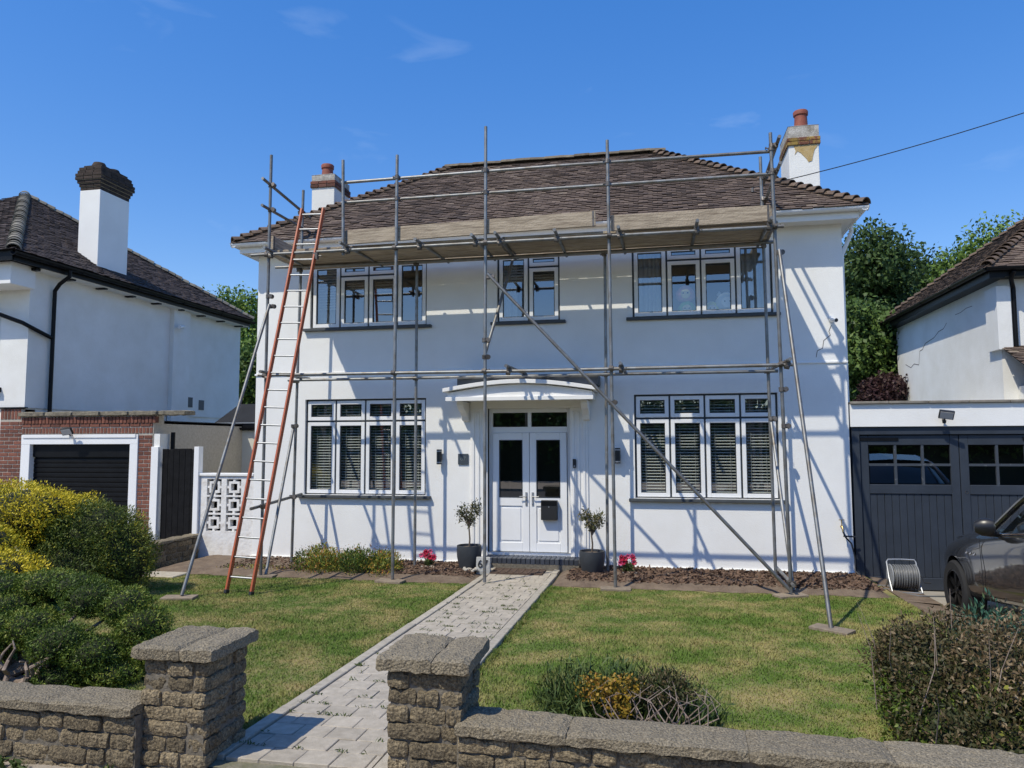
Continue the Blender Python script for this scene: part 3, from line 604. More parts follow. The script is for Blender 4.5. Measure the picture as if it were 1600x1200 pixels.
# small fittings on the wall (each its own thing)
def wall_lamp(x, z, label):
    t = thing('wall_lamp', label, 'lamp', (x, 0, z), 'up and down wall lamps beside the door'); 
    b = MB(); b.lathe([(0, -.125), (.045, -.125), (.045, -.02), (.045, .125), (0, .125)], (x, -.085, z), 16); b.build('body', BLPL, t, smooth=True)
    b = MB(); b.lathe([(.047, -.105), (.0475, -.09), (.047, -.085)], (x, -.085, z), 16); b.lathe([(.047, .085), (.0475, .09), (.047, .105)], (x, -.085, z), 16); b.build('ring', ALU, t, smooth=True)
    bx('bracket', BLPL, t, x-.03, -.06, z-.05, x+.03, -.001, z+.05)
wall_lamp(3.475, 1.75, 'black cylindrical wall lamp left of the door, beside the square plaque'); wall_lamp(6.47, 1.77, 'black cylindrical wall lamp right of the door, partly behind scaffold tubes')
def text(txt, size, loc, material, parent, ext=.002, name='lettering', rotx=90):
    c = bpy.data.curves.new(name, 'FONT'); c.body = txt; c.size = size; c.extrude = ext; c.align_x = 'CENTER'; c.align_y = 'CENTER'
    o = bpy.data.objects.new(name, c); me = bpy.data.meshes.new_from_object(o); bpy.data.objects.remove(o); me.name = name
    return link(name, me, material, parent, loc, (R(rotx), 0, 0))
pl = thing('house_number_plaque', 'small square slate plaque on white wall left of the door', 'plaque', (3.875, 0, 1.71))
bx('plate', mat('slate_plate', (.06, .075, .095), .35), pl, 3.785, -.022, 1.62, 3.965, -.006, 1.80, .003); bx('spacer', ALU, pl, 3.85, -.006, 1.68, 3.9, -.0005, 1.74)
text('67', .10, (3.875, -.0235, 1.715), mat('etched_grey', (.16, .19, .20), .5), pl)
db = thing('doorbell', 'narrow black video doorbell on white surround right of the door', 'doorbell', (5.765, -.036, 1.64)); bx('body', BLPL, db, 5.738, -.062, 1.57, 5.792, -.037, 1.715, .008)
k = MB(); k.tube([(5.765, -.062, 1.60), (5.765, -.066, 1.60)], .014, 14); k.build('button', ALU, db); k = MB(); k.tube([(5.765, -.062, 1.685), (5.765, -.065, 1.685)], .01, 12); k.build('lens', ANTH, db)
mb = thing('letterbox', 'black metal letterbox mounted low on the right door leaf', 'letterbox', (5.335, .07, .72))
bx('box', BLPL, mb, 5.2, -.03, .715, 5.47, .068, 1.035, .006); bx('flap', BLACKP, mb, 5.21, -.037, .955, 5.46, -.031, 1.03, .003); k = MB(); k.tube([(5.335, -.03, .93), (5.335, -.04, .93)], .010, 12); k.build('lock', ALU, mb)
sc_ = thing('security_camera', 'small white security camera on wall near right house corner', 'camera', (9.81, 0, 3.86))
k = MB(); k.tube([(9.80, 0, 3.91), (9.80, -.03, 3.91)], .035, 14); k.tube([(9.80, -.03, 3.91), (9.80, -.07, 3.88)], .012, 8); k.build('mount', UPVC, sc_, smooth=True); k = MB(); k.tube([(9.79, -.04, 3.875), (9.84, -.16, 3.85)], .034, 14); k.build('body', UPVC, sc_, smooth=True); k = MB(); k.tube([(9.839, -.158, 3.8505), (9.842, -.166, 3.849)], .027, 14); k.build('lens', BLPL, sc_)
tp = thing('garden_tap', 'brass outdoor tap with black hose at right corner of house', 'tap', (9.83, 0, .68))
k = MB(); k.tube([(9.83, 0, .70), (9.83, -.09, .70), (9.83, -.12, .66), (9.83, -.12, .62)], .013, 8); k.tube([(9.83, -.06, .70), (9.83, -.06, .80)], .008, 8); k.build('spout', BRASS, tp, smooth=True); k = MB(); k.tube([(9.79, -.06, .80), (9.87, -.06, .80)], .006, 8); k.build('handle', BRASS, tp, smooth=True)
k = MB(); k.tube([(9.83, -.12, .63), (9.86, -.13, .55), (9.95, -.1, .45), (9.99, -.1, .25), (9.98, -.14, .05), (10.06, -.3, -.04), (10.2, -.45, -.05)], .012, 8); k.build('hose', BLPL, tp, smooth=True)
k = MB(); k.tube([(9.84, -.1, .56), (10.02, -.06, .55)], .012, 8); k.build('bracket', BLPL, tp)

# ------------------------------------------------------------------ scaffolding
scf = thing('scaffolding', 'galvanised tube scaffold with plank deck along the house front', 'scaffolding', (4.9, -1, -.05))
TR = .0242
def pole(name, p, q, material=STEEL): 
    b = MB(); b.tube([p, q], TR, 12); p_, q_ = Vector(p), Vector(q); return b.build(name, material, scf, smooth=True, angle=50)
# coupler mesh: two saddles round crossing tubes with a bolt
cb = MB(); cb.tube([(0, 0, -.03), (0, 0, .03)], .036, 10); cb.tube([(-.03, -.055, 0), (.03, -.055, 0)], .036, 10); cb.box(-.02, -.06, -.018, .02, .0, .018); cb.tube([(.035, -.03, .02), (.07, -.03, .02)], .008, 6); cb.box(.06, -.045, .006, .075, -.016, .034); cb.tube([(-.035, -.03, -.015), (-.065, -.03, -.015)], .008, 6)
CPM = cb.mesh('coupler', smooth=True, angle=35)
def coupler(x, y, z, rz=0, rx=0): link('coupler', CPM, COUPL, scf, (x, y, z), (R(rx), R(rnd.uniform(-15, 15)), R(rz+rnd.uniform(-8, 8))))
OY, IY = -1.6, -.49
outer = [(1.11, 6.60, 1.09, -.05), (3.235, 6.43, 3.22, -.045), (4.642, 6.76, 4.62, -.04), (6.465, 6.395, 6.495, -.05), (8.74, 6.31, 8.82, -.05)]
for xt, zt, xb, zb in outer: pole('standard', (xb, OY, zb+.02), (xt, OY, zt))
pole('standard', (2.365, OY, 4.9), (2.34, OY, 6.42)); coupler(2.36, OY, 4.97, 180)
inner = [(1.105, 6.40, 1.02, -.02), (3.195, 5.03, 3.19, -.02), (6.335, 5.0, 6.315, -.05), (8.75, 6.39, 8.79, -.03)]
for xt, zt, xb, zb in inner: pole('standard', (xb, IY, zb), (xt, IY, zt))
LO = OY-.052; LI = IY-.075
pole('ledger', (.83, LO, 4.965), (4.9, LO, 4.955)); pole('ledger', (4.9, LO+.0, 4.955), (8.87, LO, 4.95))
pole('ledger', (.65, LI, 5.03), (4.4, LI, 4.995)); pole('ledger', (4.4, LI, 4.995), (8.9, LI, 5.02))
pole('ledger', (1.0, LO, 3.05), (5.4, LO, 3.025)); pole('ledger', (5.4, LO, 3.025), (8.92, LO, 3.03)); pole('ledger', (.93, LI, 3.06), (5.2, LI, 3.05)); pole('ledger', (5.2, LI, 3.05), (8.9, LI, 3.045))
pole('guard_rail', (2.30, OY+.05, 6.075), (5.7, OY+.05, 6.085)); pole('guard_rail', (5.7, OY+.05, 6.085), (8.76, OY+.05, 6.06))
pole('guard_rail', (2.30, OY+.05, 5.75), (5.6, OY+.05, 5.745)); pole('guard_rail', (5.6, OY+.05, 5.745), (8.76, OY+.05, 5.735))
for x_ in (1.06, ): 
    pole('guard_rail', (x_+.05, -1.85, 6.13), (x_+.05, -.22, 5.98)); pole('guard_rail', (x_+.05, -1.85, 5.70), (x_+.05, -.22, 5.72))
pole('guard_rail', (8.82, -1.85, 6.15), (8.82, -.2, 6.05)); pole('guard_rail', (8.82, -1.85, 5.78), (8.82, -.2, 5.72))
for i, x_ in enumerate((1.18, 2.45, 3.62, 4.5, 4.86, 5.72, 6.62, 7.7, 8.68)): pole('transom', (x_, -1.92-rnd.uniform(-.06, .05), 5.012), (x_+rnd.uniform(-.04, .04), -.2, 5.06)); coupler(x_, LO, 4.99, 0, 90)
for x_ in (1.16, 5.0, 6.62, 8.86): pole('transom', (x_, -1.88, 3.085), (x_, -.25, 3.11)); coupler(x_, LO, 3.06, 0, 90)
pole('transom', (1.05, -1.86, 1.0), (.98, -.1, 1.1)); coupler(1.09, OY, 1.02, 90); coupler(.99, IY, 1.08, 90)
pole('transom', (8.83, -1.75, .1), (8.83, -.25, .1))
pole('brace', (4.693, -1.72, 4.47), (8.80, -1.70, .02)); pole('brace', (4.82, -.42, 4.98), (4.60, -1.60+.06, 3.25)); pole('brace', (1.0, -.46, 2.3), (1.13, -1.52, -.03)); pole('brace', (8.79, -.46, 2.35), (8.86, -1.55, .0))
pole('raker', (8.80, -1.66, 4.62), (8.886, -3.647, .0)); pole('raker', (1.17, -1.66, 4.16), (1.0, -3.40, .02))
for xt, zt, xb, zb in outer:
    for z in (4.96, 3.04, 6.08, 5.74):
        if z > zt or (xt < 2 and z > 5): continue
        coupler(xb+(xt-xb)*z/6.5, OY, z, 180 if z > 5.5 else 0)
for xt, zt, xb, zb in inner:
    for z in (4.98, 3.05): coupler(xb+(xt-xb)*z/6.5, IY, z)
for x_, y_, z_ in ((1.11, OY, 6.10), (1.11, OY, 5.70), (8.75, OY, 6.12), (8.75, OY, 5.76), (1.05, IY, 6.0), (1.05, IY, 5.71), (8.77, IY, 6.06), (8.77, IY, 5.72), (8.79, OY, 4.6), (1.15, OY, 4.14), (4.68, OY, 4.45), (6.47, OY, 2.55), (8.80, OY, .1), (8.79, IY, 2.33), (1.0, IY, 2.28), (4.62, OY, 3.5), (4.62, OY, 3.25), (8.80, OY, 2.2), (8.78, OY, 2.7), (1.11, OY, 4.3)): coupler(x_, y_, z_, 90)
def plank(name, p, q, w_, t_, roll_=0, material=BOARD, parent=scf):
    p, q = Vector(p), Vector(q); L_ = (q-p).length; b = MB(); n = 8
    for i in range(n): b.box(-w_/2, L_*i/n, -t_/2, w_/2, L_*(i+1)/n, t_/2) if False else None
    b.box(-w_/2, 0, -t_/2, w_/2, L_, t_/2); t = (q-p).normalized(); s = t.cross(Vector((0, 0, 1))).normalized(); n_ = s.cross(t)
    M = Matrix((s, t, n_)).transposed().to_4x4() @ Matrix.Rotation(R(roll_), 4, 'Y'); M.translation = p
    o = b.build(name, material, None, bevel=.004); o.matrix_basis = M
    if parent:
        par(o, parent)
        for y0_ in (.02, L_-.05): bb = MB().box(-w_/2-.002, y0_, -t_/2-.002, w_/2+.002, y0_+.03, t_/2+.002).build('end_band', COUPL, None); bb.matrix_basis = M; par(bb, o)
    return o
for yb, bw_ in ((-1.325, .222), (-1.095, .222), (-.865, .222), (-.632, .225), (-.337, .245)):
    j = rnd.uniform(-.06, .06); i = 0
    plank('deck_board', (.92+j, yb, 5.068+.002*i), (4.8+j, yb+.004, 5.072), bw_, .038); plank('deck_board', (4.83+j, yb, 5.070), (8.82+j*.5, yb-.004, 5.074), bw_, .038)
plank('toe_board', (2.37, -1.545, 5.19), (6.28, -1.555, 5.250), .222, .038, 90); plank('toe_board', (6.50, -1.545, 5.165), (8.72, -1.545, 5.175), .228, .038, 90)
plank('toe_board', (1.10, -1.50, 5.20), (1.10, -.40, 5.20), .222, .038, 90); plank('toe_board', (8.78, -1.50, 5.20), (8.78, -.40, 5.20), .222, .038, 90)
def sole(x, y, ang, label, l=.42, w_=.2):
    b = MB().box(-l/2, -w_/2, 0, l/2, w_/2, .035); o = b.build('sole_board', SOLE, None, bevel=.004); o.location = (x, y, gz(y)+.004); o.rotation_euler = (R(1.2 if y < -1.6 else 0), 0, R(ang)); tag(o, label, 'sole board', 'timber sole boards under the scaffold'); return o
for a in ((1.1, -1.58, 5, 'short timber sole board beneath scaffold upright behind the ladder foot'), (3.2, -1.64, -8, 'short timber sole board under scaffold upright right of the flowering clump'), (6.5, -1.63, 4, 'short timber sole board under scaffold upright right of the path'), (8.80, -1.68, 25, 'timber sole board where several scaffold tubes meet near right lawn edge'), (8.89, -3.66, -38, 'timber sole board under the raking tube out on the right lawn'), (.98, -3.42, 12, 'timber sole board under the raking tube left of the ladder')): sole(*a)
o = sole(6.32, -.42, 3, 'pale timber block under rear scaffold upright beside the right potted tree', .3, .16); o.location.z += .03

# ladder
lad = thing('ladder', 'orange fibreglass ladder with aluminium rungs leaning on the scaffold', 'ladder', (1.54, -2.95, -.04))
f0, f1 = Vector((1.54, -2.95, gz(-2.95))), Vector((1.775, -1.46, 5.72)); lt = (f1-f0).normalized(); ls = Vector((1, 0, 0)); ls = (ls-lt*ls.dot(lt)).normalized(); ln_ = lt.cross(ls); LL = (f1-f0).length
for sgn in (-1, 1):
    b = MB(); M = Matrix((ls, lt, ln_)).transposed().to_4x4(); M.translation = f0+ls*sgn*.185
    b.box(-.016, 0, -.036, -.010 if sgn < 0 else .016, LL, .036) if False else b.box(-.014, 0, -.036, .014, LL, .036); o = b.build('stile', ORANGE, None, bevel=.003); o.matrix_basis = M; par(o, lad)
    o2 = MB().box(-.02, -.0, -.042, .02, .05, .042).build('foot', BLPL, None, bevel=.004); o2.matrix_basis = M; par(o2, lad)
i = 0
while .22+i*.268 < LL-.05:
    c = f0+lt*(.22+i*.268); b = MB(); b.tube([c-ls*.18, c+ls*.18], .0135, 10); b.build('rung', ALU, lad, smooth=True); i += 1
b = MB(); c = f0+lt*(LL*.857); b.box(-.04, -.03, -.05, .04, .03, .05, Matrix.Translation(c+ls*.2)); b.tube([c+ls*.16, c+ls*.30], .012, 8); b.build('clamp', COUPL, lad)

# ------------------------------------------------------------------ front boundary walls (reconstituted stone)
SM = [chunk(.24, .12, .078, .0062, 3, 40+i, .007) for i in range(10)]
def stone_run(parent, x0, x1, yf, z0, z1, ch=.088, seed=1, facing='y', sgn=-1):
    """courses of rough stones on a face; facing 'y' (front/back) or 'x' (end faces)"""
    g = random.Random(seed); n = max(1, round((z1-z0)/ch)); h = (z1-z0)/n
    for k in range(n):
        u = x0; z = z0+h*(k+.5)
        while u < x1-.02:
            l = min(g.choice((.13, .17, .21, .26, .31)), x1-u)
            if x1-u-l < .07: l = x1-u
            c = u+l/2; hh = h*g.uniform(.97, 1.06); dep = g.uniform(.11, .14)
            off = sgn*g.uniform(-.006, .016)
            loc = (c, yf+off-sgn*.05, z+g.uniform(-.003, .003)) if facing == 'y' else (yf+off-sgn*.05, c, z+g.uniform(-.003, .003))
            link('stone', SM[g.randrange(10)], STONE, parent, loc, (R(g.uniform(-1.5, 1.5)), R(g.uniform(-1.2, 1.2)), (0 if facing == 'y' else R(90))+R(g.uniform(-1.5, 1.5))), ((l-.006)/.24, dep/.12, (hh-.006)/.078)); u += l
def coping(parent, x0, x1, y0, y1, z0, z1, seg, seed=1):
    g = random.Random(seed); u = x0
    while u < x1-.05:
        l = min(seg*g.uniform(.7, 1.25), x1-u)
        if x1-u-l < .15: l = x1-u
        me = chunk(l-.002, y1-y0, z1-z0, .007, 6, g.randrange(9999), .014, (1, 2))
        link('coping_stone', me, COPE, parent, (u+l/2, (y0+y1)/2, (z0+z1)/2), (R(g.uniform(-.5, .5)), R(g.uniform(-.3, .3)), 0)); u += l
def front_wall(name, label, x0, x1, zt, seed, zb=.0):
    t = thing(name, label, 'wall', ((x0+x1)/2, -8.1, 0)); bx('core', SMORT, t, x0, -8.205, -.2, x1, -8.02, zt-.07)
    stone_run(t, x0, x1, -8.205, zb, zt-.075, .092, seed); stone_run(t, x0, x1, -8.02, zb, zt-.075, .092, seed+1, 'y', 1)
    coping(t, x0, x1, -8.27, -7.955, zt-.07, zt, .8, seed+3); return t
def pillar(label, x0, x1, y0, y1, zt, seed):
    t = thing('gate_pillar', label, 'pillar', ((x0+x1)/2, (y0+y1)/2, 0), 'stone gate pillars at the end of the path'); bx('core', SMORT, t, x0+.02, y0+.02, -.2, x1-.02, y1-.02, zt-.08)
    z0, z1 = .0, zt-.085
    stone_run(t, x0, x1, y0+.02, z0, z1, .088, seed); stone_run(t, x0, x1, y1-.02, z0, z1, .088, seed+1, 'y', 1); stone_run(t, y0+.05, y1-.05, x0+.02, z0, z1, .088, seed+2, 'x', -1); stone_run(t, y0+.05, y1-.05, x1-.02, z0, z1, .088, seed+3, 'x', 1)
    xm = x0+(x1-x0)*.62
    for a, c in ((x0-.05, xm), (xm+.004, x1+.05)): link('cap_stone', chunk(c-a-.001, y1-y0+.10, .085, .007, 6, seed+int(a*50), .014, (1, 2)), COPE, t, ((a+c)/2, (y0+y1)/2, zt-.04), (R(rnd.uniform(-.5, .5)), R(rnd.uniform(-.5, .5)), 0))
    return t
front_wall('boundary_wall', 'low rough stone garden wall left of the gate with thick coping', 1.6, 4.07, .46, 100); fwr = front_wall('boundary_wall', 'low rough stone garden wall right of the gate along the pavement', 6.03, 10.2, .50, 200); fwr.rotation_euler.z = R(-2.3); fwr.location.y -= .085
pillar('rough stone gate pillar left of the path, beside the dark juniper', 4.06, 4.49, -8.16, -7.70, .79, 300); pillar('rough stone gate pillar right of the path, nearest the camera', 5.62, 6.05, -8.20, -7.76, .82, 400)
bw = thing('side_wall', 'low dark stone boundary wall beside the neighbouring gate', 'wall', (-1.12, -3, 0)); bx('core', SMORT, bw, -1.22, -7.9, -.2, -1.05, -.02, .30); stone_run(bw, -3.2, -.03, -1.05, -.08, .30, .09, 55, 'x', 1)
u = -7.9
while u < -.1: link('coping_stone', chunk(.26, .44, .06, .007, 2, int(u*100)), COPE, bw, (-1.135, u+.22, .335), (0, 0, 0)); u += .45
bx('kerb_stone', KERB, bw, -1.04, -1.9, -.12, -.2, -1.5, -.04, .01)

# ------------------------------------------------------------------ doorstep things, pots, flowers
dm = thing('doormat', 'brown rubber doormat on the path in front of the door', 'doormat', (4.93, -.62, -.03)); k = MB(); k.box(4.52, -.84, -.035, 5.34, -.42, -.015)
for i in range(7): k.box(4.53+i*.116, -.83, -.015, 4.555+i*.116, -.43, -.006)
for i in range(4): k.box(4.53, -.83+i*.124, -.0155, 5.33, -.81+i*.124, -.0075)
k.build('mat', COIR, dm)
ns = thing('number_stone', 'pale stone block painted with a house number beside the path', 'sign', (4.36, -.80, -.03)); me = chunk(.23, .09, .27, .003, 2, 9, .008); link('block', me, LSTONE, ns, (4.415, -.80, .08)); text('67', .17, (4.415, -.852, .11), mat('black_numeral', (.02, .02, .02), .6), ns, .003, 'numeral')
k = MB()
for i in range(18):
    M = Matrix.Translation((4.12+rnd.uniform(-.02, .24), -.80+rnd.uniform(-.10, .06), .0+rnd.uniform(0, .03))) @ Matrix.Rotation(rnd.uniform(0, 3), 4, 'Z'); q = MB(); q.lathe([(0, -.02), (.03, -.012), (.036, .002), (.028, .015), (0, .022)], (0, 0, 0), 8, rnd.uniform(.8, 1.3), rnd.uniform(.7, 1)); k.add([M @ Vector(v) for v in q.v], q.f)
o = k.build('pebbles', PEBBLE, None, smooth=True); o['kind'] = 'stuff'; tag(o, 'little heap of pale pebbles between left pot and number stone', 'pebbles')
def potted(x, y, label, seed, h, lobes, pot):
    t = thing('potted_tree', label, 'potted plant', (x, y, -.04)); r, ph = pot
    k = MB(); k.lathe([(0, 0), (r*.72, 0), (r*.80, .05), (r*.97, ph*.55), (r*1.0, ph*.85), (r*.97, ph), (r*.89, ph), (r*.88, ph-.04)], (x, y, -.045), 28); k.build('pot', PLANTER, t, smooth=True)
    k = MB(); k.lathe([(0, ph-.045), (r*.89, ph-.04)], (x, y, -.045), 20); k.build('soil', SOIL, t)
    k = MB(); z0 = ph-.1; tz = h*.58; k.tube([(x, y, z0), (x+.01, y, z0+.15), (x-.008, y+.01, tz), (x, y, tz+.12)], .014, 8, True, [.016, .013, .012, .008])
    g = random.Random(seed)
    for lb in lobes:
        for i in range(4): p = Vector((x, y, tz-.05+g.uniform(0, .1))); q = Vector((x+lb[0]+g.uniform(-.08, .08), y+lb[1]+g.uniform(-.08, .08), lb[2]+g.uniform(-.05, .1))); k.tube([p, p.lerp(q, .5)+Vector((0, 0, -.02)), q], .005, 5, True, [.008, .006, .003])
    k.build('trunk', BARKT, t, smooth=True); leaves('crown', [(x+a, y+b_, c, d, e_, f) for a, b_, c, d, e_, f in lobes], 620, .062, .02, L_OLIVE, t, .55, (.15, 1.05), .25, seed, .25)
potted(4.12, -.55, 'young leafy tree in tall dark grey pot left of the door', 5, 1.13, [(-.11, 0, .86, .13, .13, .16), (.10, 0, .92, .13, .13, .17), (0, .02, .75, .12, .12, .13)], (.20, .40))
potted(6.08, -.55, 'small sparse tree in squat dark grey pot right of the door', 6, 1.0, [(-.10, 0, .83, .13, .12, .12), (.10, 0, .80, .12, .12, .14), (0, 0, .70, .10, .1, .1)], (.20, .36))
def flower(x, y, label, seed):
    t = thing('flower_plant', label, 'flowers', (x, y, -.02), 'red flowering plants beside the door'); leaves('leaves', [(x, y, .06, .09, .08, .09)], 220, .08, .018, L_WEED, t, .4, (.1, 1), .5, seed)
    g = random.Random(seed)
    for i in range(11):
        a, b_, c = x+g.uniform(-.11, .11), y+g.uniform(-.07, .07), .16+g.uniform(-.03, .07); k = MB()
        for j in range(7): an = j*.9; k.add([(a, b_, c), (a+.034*math.cos(an-.4), b_-.03, c+.034*math.sin(an-.4)), (a+.05*math.cos(an), b_-.02, c+.05*math.sin(an)), (a+.034*math.cos(an+.4), b_-.03, c+.034*math.sin(an+.4))], [(0, 1, 2, 3)])
        link('bloom', k.mesh('bloom'), RED if i % 3 else PINK, t)
    k = MB()
    for i in range(9): k.lathe([(0, 0), (.02, .006), (.018, .02), (0, .026)], (x+g.uniform(-.13, .13), y-.1+g.uniform(-.03, .03), -.015), 7)
    k.build('white_stones', PEBBLE, t)
flower(3.42, -.45, 'red and pink flowers at the foot of wall left of the door', 31); flower(6.62, -.45, 'red and pink flowers beside the right potted tree', 32)
cl = thing('flowering_clump', 'low mounded clump of yellow green and orange flowers under left window', 'plant', (2.2, -.95, -.03)); lob = [(1.55+i*.17, -.95+.12*math.sin(i*2.1), .07+.03*math.sin(i*1.3), .23, .40, .22+.04*math.sin(i*1.7)) for i in range(9)]
leaves('foliage', lob, 15000, .05, .014, L_FLOW, cl, .55, (.55, 1.08), .5, 41, .2, .45)
leaves('flower_heads', [(a, b_, c+.05, d, e_, f) for a, b_, c, d, e_, f in lob], 900, .02, .018, mat('orange_heads', (.30, .12, .03), .8, attr=[(0, (.30, .10, .03)), (1, (.36, .24, .03))]), cl, .6, (.98, 1.12), .3, 42, .2)
w1 = leaves('bed_weeds', [(.9, -1.1, -.02, .6, .25, .05), (.3, -1.0, -.02, .3, .3, .04)], 900, .05, .014, L_FLOW, None, .3, (.2, 1), .5, 43); tag(w1, 'sparse low weeds on the bed behind the ladder', 'weeds'); w1['kind'] = 'stuff'

# ------------------------------------------------------------------ garage on the right
gar = thing('garage', 'white garage with blue grey timber double doors on right of house', 'garage', (12, 1, 0))
GX0, GX1 = 10.03, 13.35
k = MB(); k.box(GX0, .02, 2.21, GX1, .3, 2.56).box(GX1-.25, .02, -.2, GX1, .3, 2.21).box(GX1-.25, .3, -.2, GX1, 5.2, 2.5).box(GX0, 5.0, -.2, GX1-.25, 5.2, 2.5); k.build('wall', RENDER, gar, bevel=.004)
k = MB()
for i in range(6): k.box(GX0-.0+i*.555, -.03, 2.562, GX0+.545+i*.555, .34, 2.60)
k.build('parapet_coping', mat('parapet_slate', (.22, .20, .17), .9, var=.3, scale=5), gar, bevel=.005); bx('flat_roof', FELT, gar, GX0, .3, 2.38, GX1-.25, 5.0, 2.42)
k = MB(); k.box(GX0+.02, .06, -.3, GX0+.13, .2, 2.20).box(GX0+.13, .06, 2.09, GX1-.25, .2, 2.205).box(GX1-.36, .06, -.1, GX1-.25, .2, 2.09); k.build('door_frame', GARAGE, gar, bevel=.004)
plm = MB().box(-.049, -.012, 0, .049, .012, 1).mesh('plank', bevel=.005)
for a, c in ((10.17, 11.56), (11.57, 12.98)):
    d = MB(); yy = .10; s_ = .12
    d.box(a, yy, -.24, a+s_, yy+.05, 2.08).box(c-s_, yy, -.24, c, yy+.05, 2.08).box(a+s_, yy, 1.93, c-s_, yy+.05, 2.08).box(a+s_, yy, 1.19, c-s_, yy+.05, 1.33).box(a+s_, yy, -.24, c-s_, yy+.05, -.06)
    dd = d.build('garage_door', GARAGE, gar, bevel=.005); n = int((c-a-2*s_)/.1); pw = (c-a-2*s_)/n
    for i in range(n): link('plank', plm, GARAGE, dd, (a+s_+pw*(i+.5), yy+.03, -.06), None, ((pw-.004)/.098, 1, 1.25))
    gx0, gx1, gz0, gz1 = a+s_, c-s_, 1.33, 1.93; pw = (gx1-gx0)/3; hh = (gz1-gz0)/2; bar = MB()
    for i in range(1, 3): bar.box(gx0+i*pw-.018, yy+.006, gz0, gx0+i*pw+.018, yy+.044, gz1)
    for i in range(3): bar.box(gx0+i*pw+(.018 if i else 0), yy+.007, gz0+hh-.018, gx0+(i+1)*pw-(.018 if i < 2 else 0), yy+.043, gz0+hh+.018)
    bar.build('glazing_bar', mat('worn_blue_grey', (.045, .055, .07), .6, col2=(.22, .23, .24), scale=18, thresh=(.6, .75)), dd)
    for i in range(3):
        for j in range(2):
            g = MB(); g.add([(gx0+i*pw+.018, yy+.028, gz0+j*hh+.018), (gx0+(i+1)*pw-.018, yy+.028, gz0+j*hh+.018), (gx0+(i+1)*pw-.018, yy+.028, gz0+(j+1)*hh-.018), (gx0+i*pw+.018, yy+.028, gz0+(j+1)*hh-.018)], [(0, 1, 2, 3)]); link('pane', g.mesh('pane'), GLASS, dd)
    for z in (2.02, -.14): bx('strap_hinge', BLACKP, dd, (a+.0) if a < 11 else c-.55, yy-.012, z-.025, (a+.55) if a < 11 else c, yy-.001, z+.025)
    if a > 11: k = MB(); k.lathe([(0, -.03), (.022, -.028), (.022, 0)], (0, 0, 0), 12); o = k.build('door_knob', BRASS, None, smooth=True); o.location = (a+.07, yy-.005, 1.22); o.rotation_euler = (R(90), 0, 0); par(o, dd)
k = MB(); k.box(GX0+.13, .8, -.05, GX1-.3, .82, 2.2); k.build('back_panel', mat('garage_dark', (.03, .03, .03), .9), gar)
def floodlight(x, y, z, label, facing=1):
    t = thing('floodlight', label, 'floodlight', (x, y, z)); M = Matrix.Translation((x, y-.16, z+.02)) @ Matrix.Rotation(R(35), 4, 'X') @ Matrix.Rotation(R(15*facing), 4, 'Z')
    MB().box(-.10, -.02, -.07, .10, .025, .07, M).build('housing', BLPL, t, bevel=.006); MB().box(-.085, -.026, -.055, .085, -.021, .055, M).build('lens', LAMPG, t)
    k = MB(); k.tube([(x, y, z-.05), (x, y-.08, z-.05), (x, y-.13, z)], .012, 8); k.build('bracket', BLPL, t); k = MB(); k.lathe([(0, -.03), (.025, -.025), (.03, .02), (0, .03)], (x, y-.06, z-.08), 12); k.build('sensor', UPVC if facing > 0 else BLPL, t, smooth=True)
floodlight(11.33, .02, 2.36, 'black floodlight on white parapet above the blue grey garage doors', -1)
# hose reel
hr = thing('hose_reel', 'grey garden hose wound on a reel in front of garage doors', 'hose reel', (10.42, -.85, 0)); hx, hy, hz_ = 10.43, -.85, .12
def ring(c, R_, r, n=28, ax='x', m=7): 
    b = MB(); pts = [Vector((c[0], c[1]+R_*math.cos(a), c[2]+R_*math.sin(a))) for a in np.linspace(0, 2*math.pi, n)]; b.tube(pts, r, m, False); return b
hb = MB()
for L_, R_ in ((0, .10), (1, .118), (2, .136), (3, .153)):
    for i in range(9):
        q = ring((hx-.13+i*.0325+(L_ % 2)*.012, hy+rnd.uniform(-.006, .006), hz_+.02+rnd.uniform(-.006, .006)), R_, .0115); hb.add(q.v, q.f)
hb.build('wound_hose', HOSE, hr, smooth=True)
for s_ in (-1, 1):
    k = MB(); q = MB(); q.lathe([(0, 0), (.165, 0), (.17, .008), (.165, .016), (0, .016)], (0, 0, 0), 26); M = Matrix.Translation((hx+s_*.165-.008, hy, hz_+.02)) @ Matrix.Rotation(R(90), 4, 'Y'); k.add([M @ Vector(v) for v in q.v], q.f); k.build('drum_flange', mat('reel_grey', (.24, .25, .26), .5), hr, smooth=True)
k = MB()
for s_ in (-1, 1): k.tube([(hx+s_*.19, hy-.17, -.055), (hx+s_*.19, hy-.02, .13), (hx+s_*.19, hy+.06, .33), (hx+s_*.17, hy+.07, .36), (hx, hy+.07, .365)], .012, 8); k.tube([(hx+s_*.19, hy-.02, .13), (hx+s_*.19, hy+.17, -.055)], .012, 8)
k.tube([(hx-.19, hy-.17, -.05), (hx+.19, hy-.17, -.05)], .012, 8); k.build('frame', ALU, hr, smooth=True); k = MB(); k.tube([(hx+.19, hy, .14), (hx+.24, hy, .14), (hx+.24, hy-.1, .08), (hx+.32, hy-.1, .08)], .009, 8); k.build('crank', BLPL, hr, smooth=True)
k = MB(); pts = [(hx-.1, hy-.1, -.045)]
for i in range(46): a = i*.32; rr = .28+.05*math.sin(i*.7); pts.append((10.12+rr*1.15*math.cos(a), -.72+rr*.55*math.sin(a), -.045+.004*(i % 3)))
pts += [(10.5, -1.25, -.045), (10.9, -1.2, -.045)]
k.tube(pts, .011, 7); k.build('loose_hose', HOSE, hr, smooth=True)

hr.location.z -= .03
for o in hr.children: o.matrix_parent_inverse = Matrix.Translation((-10.42, .85, 0))
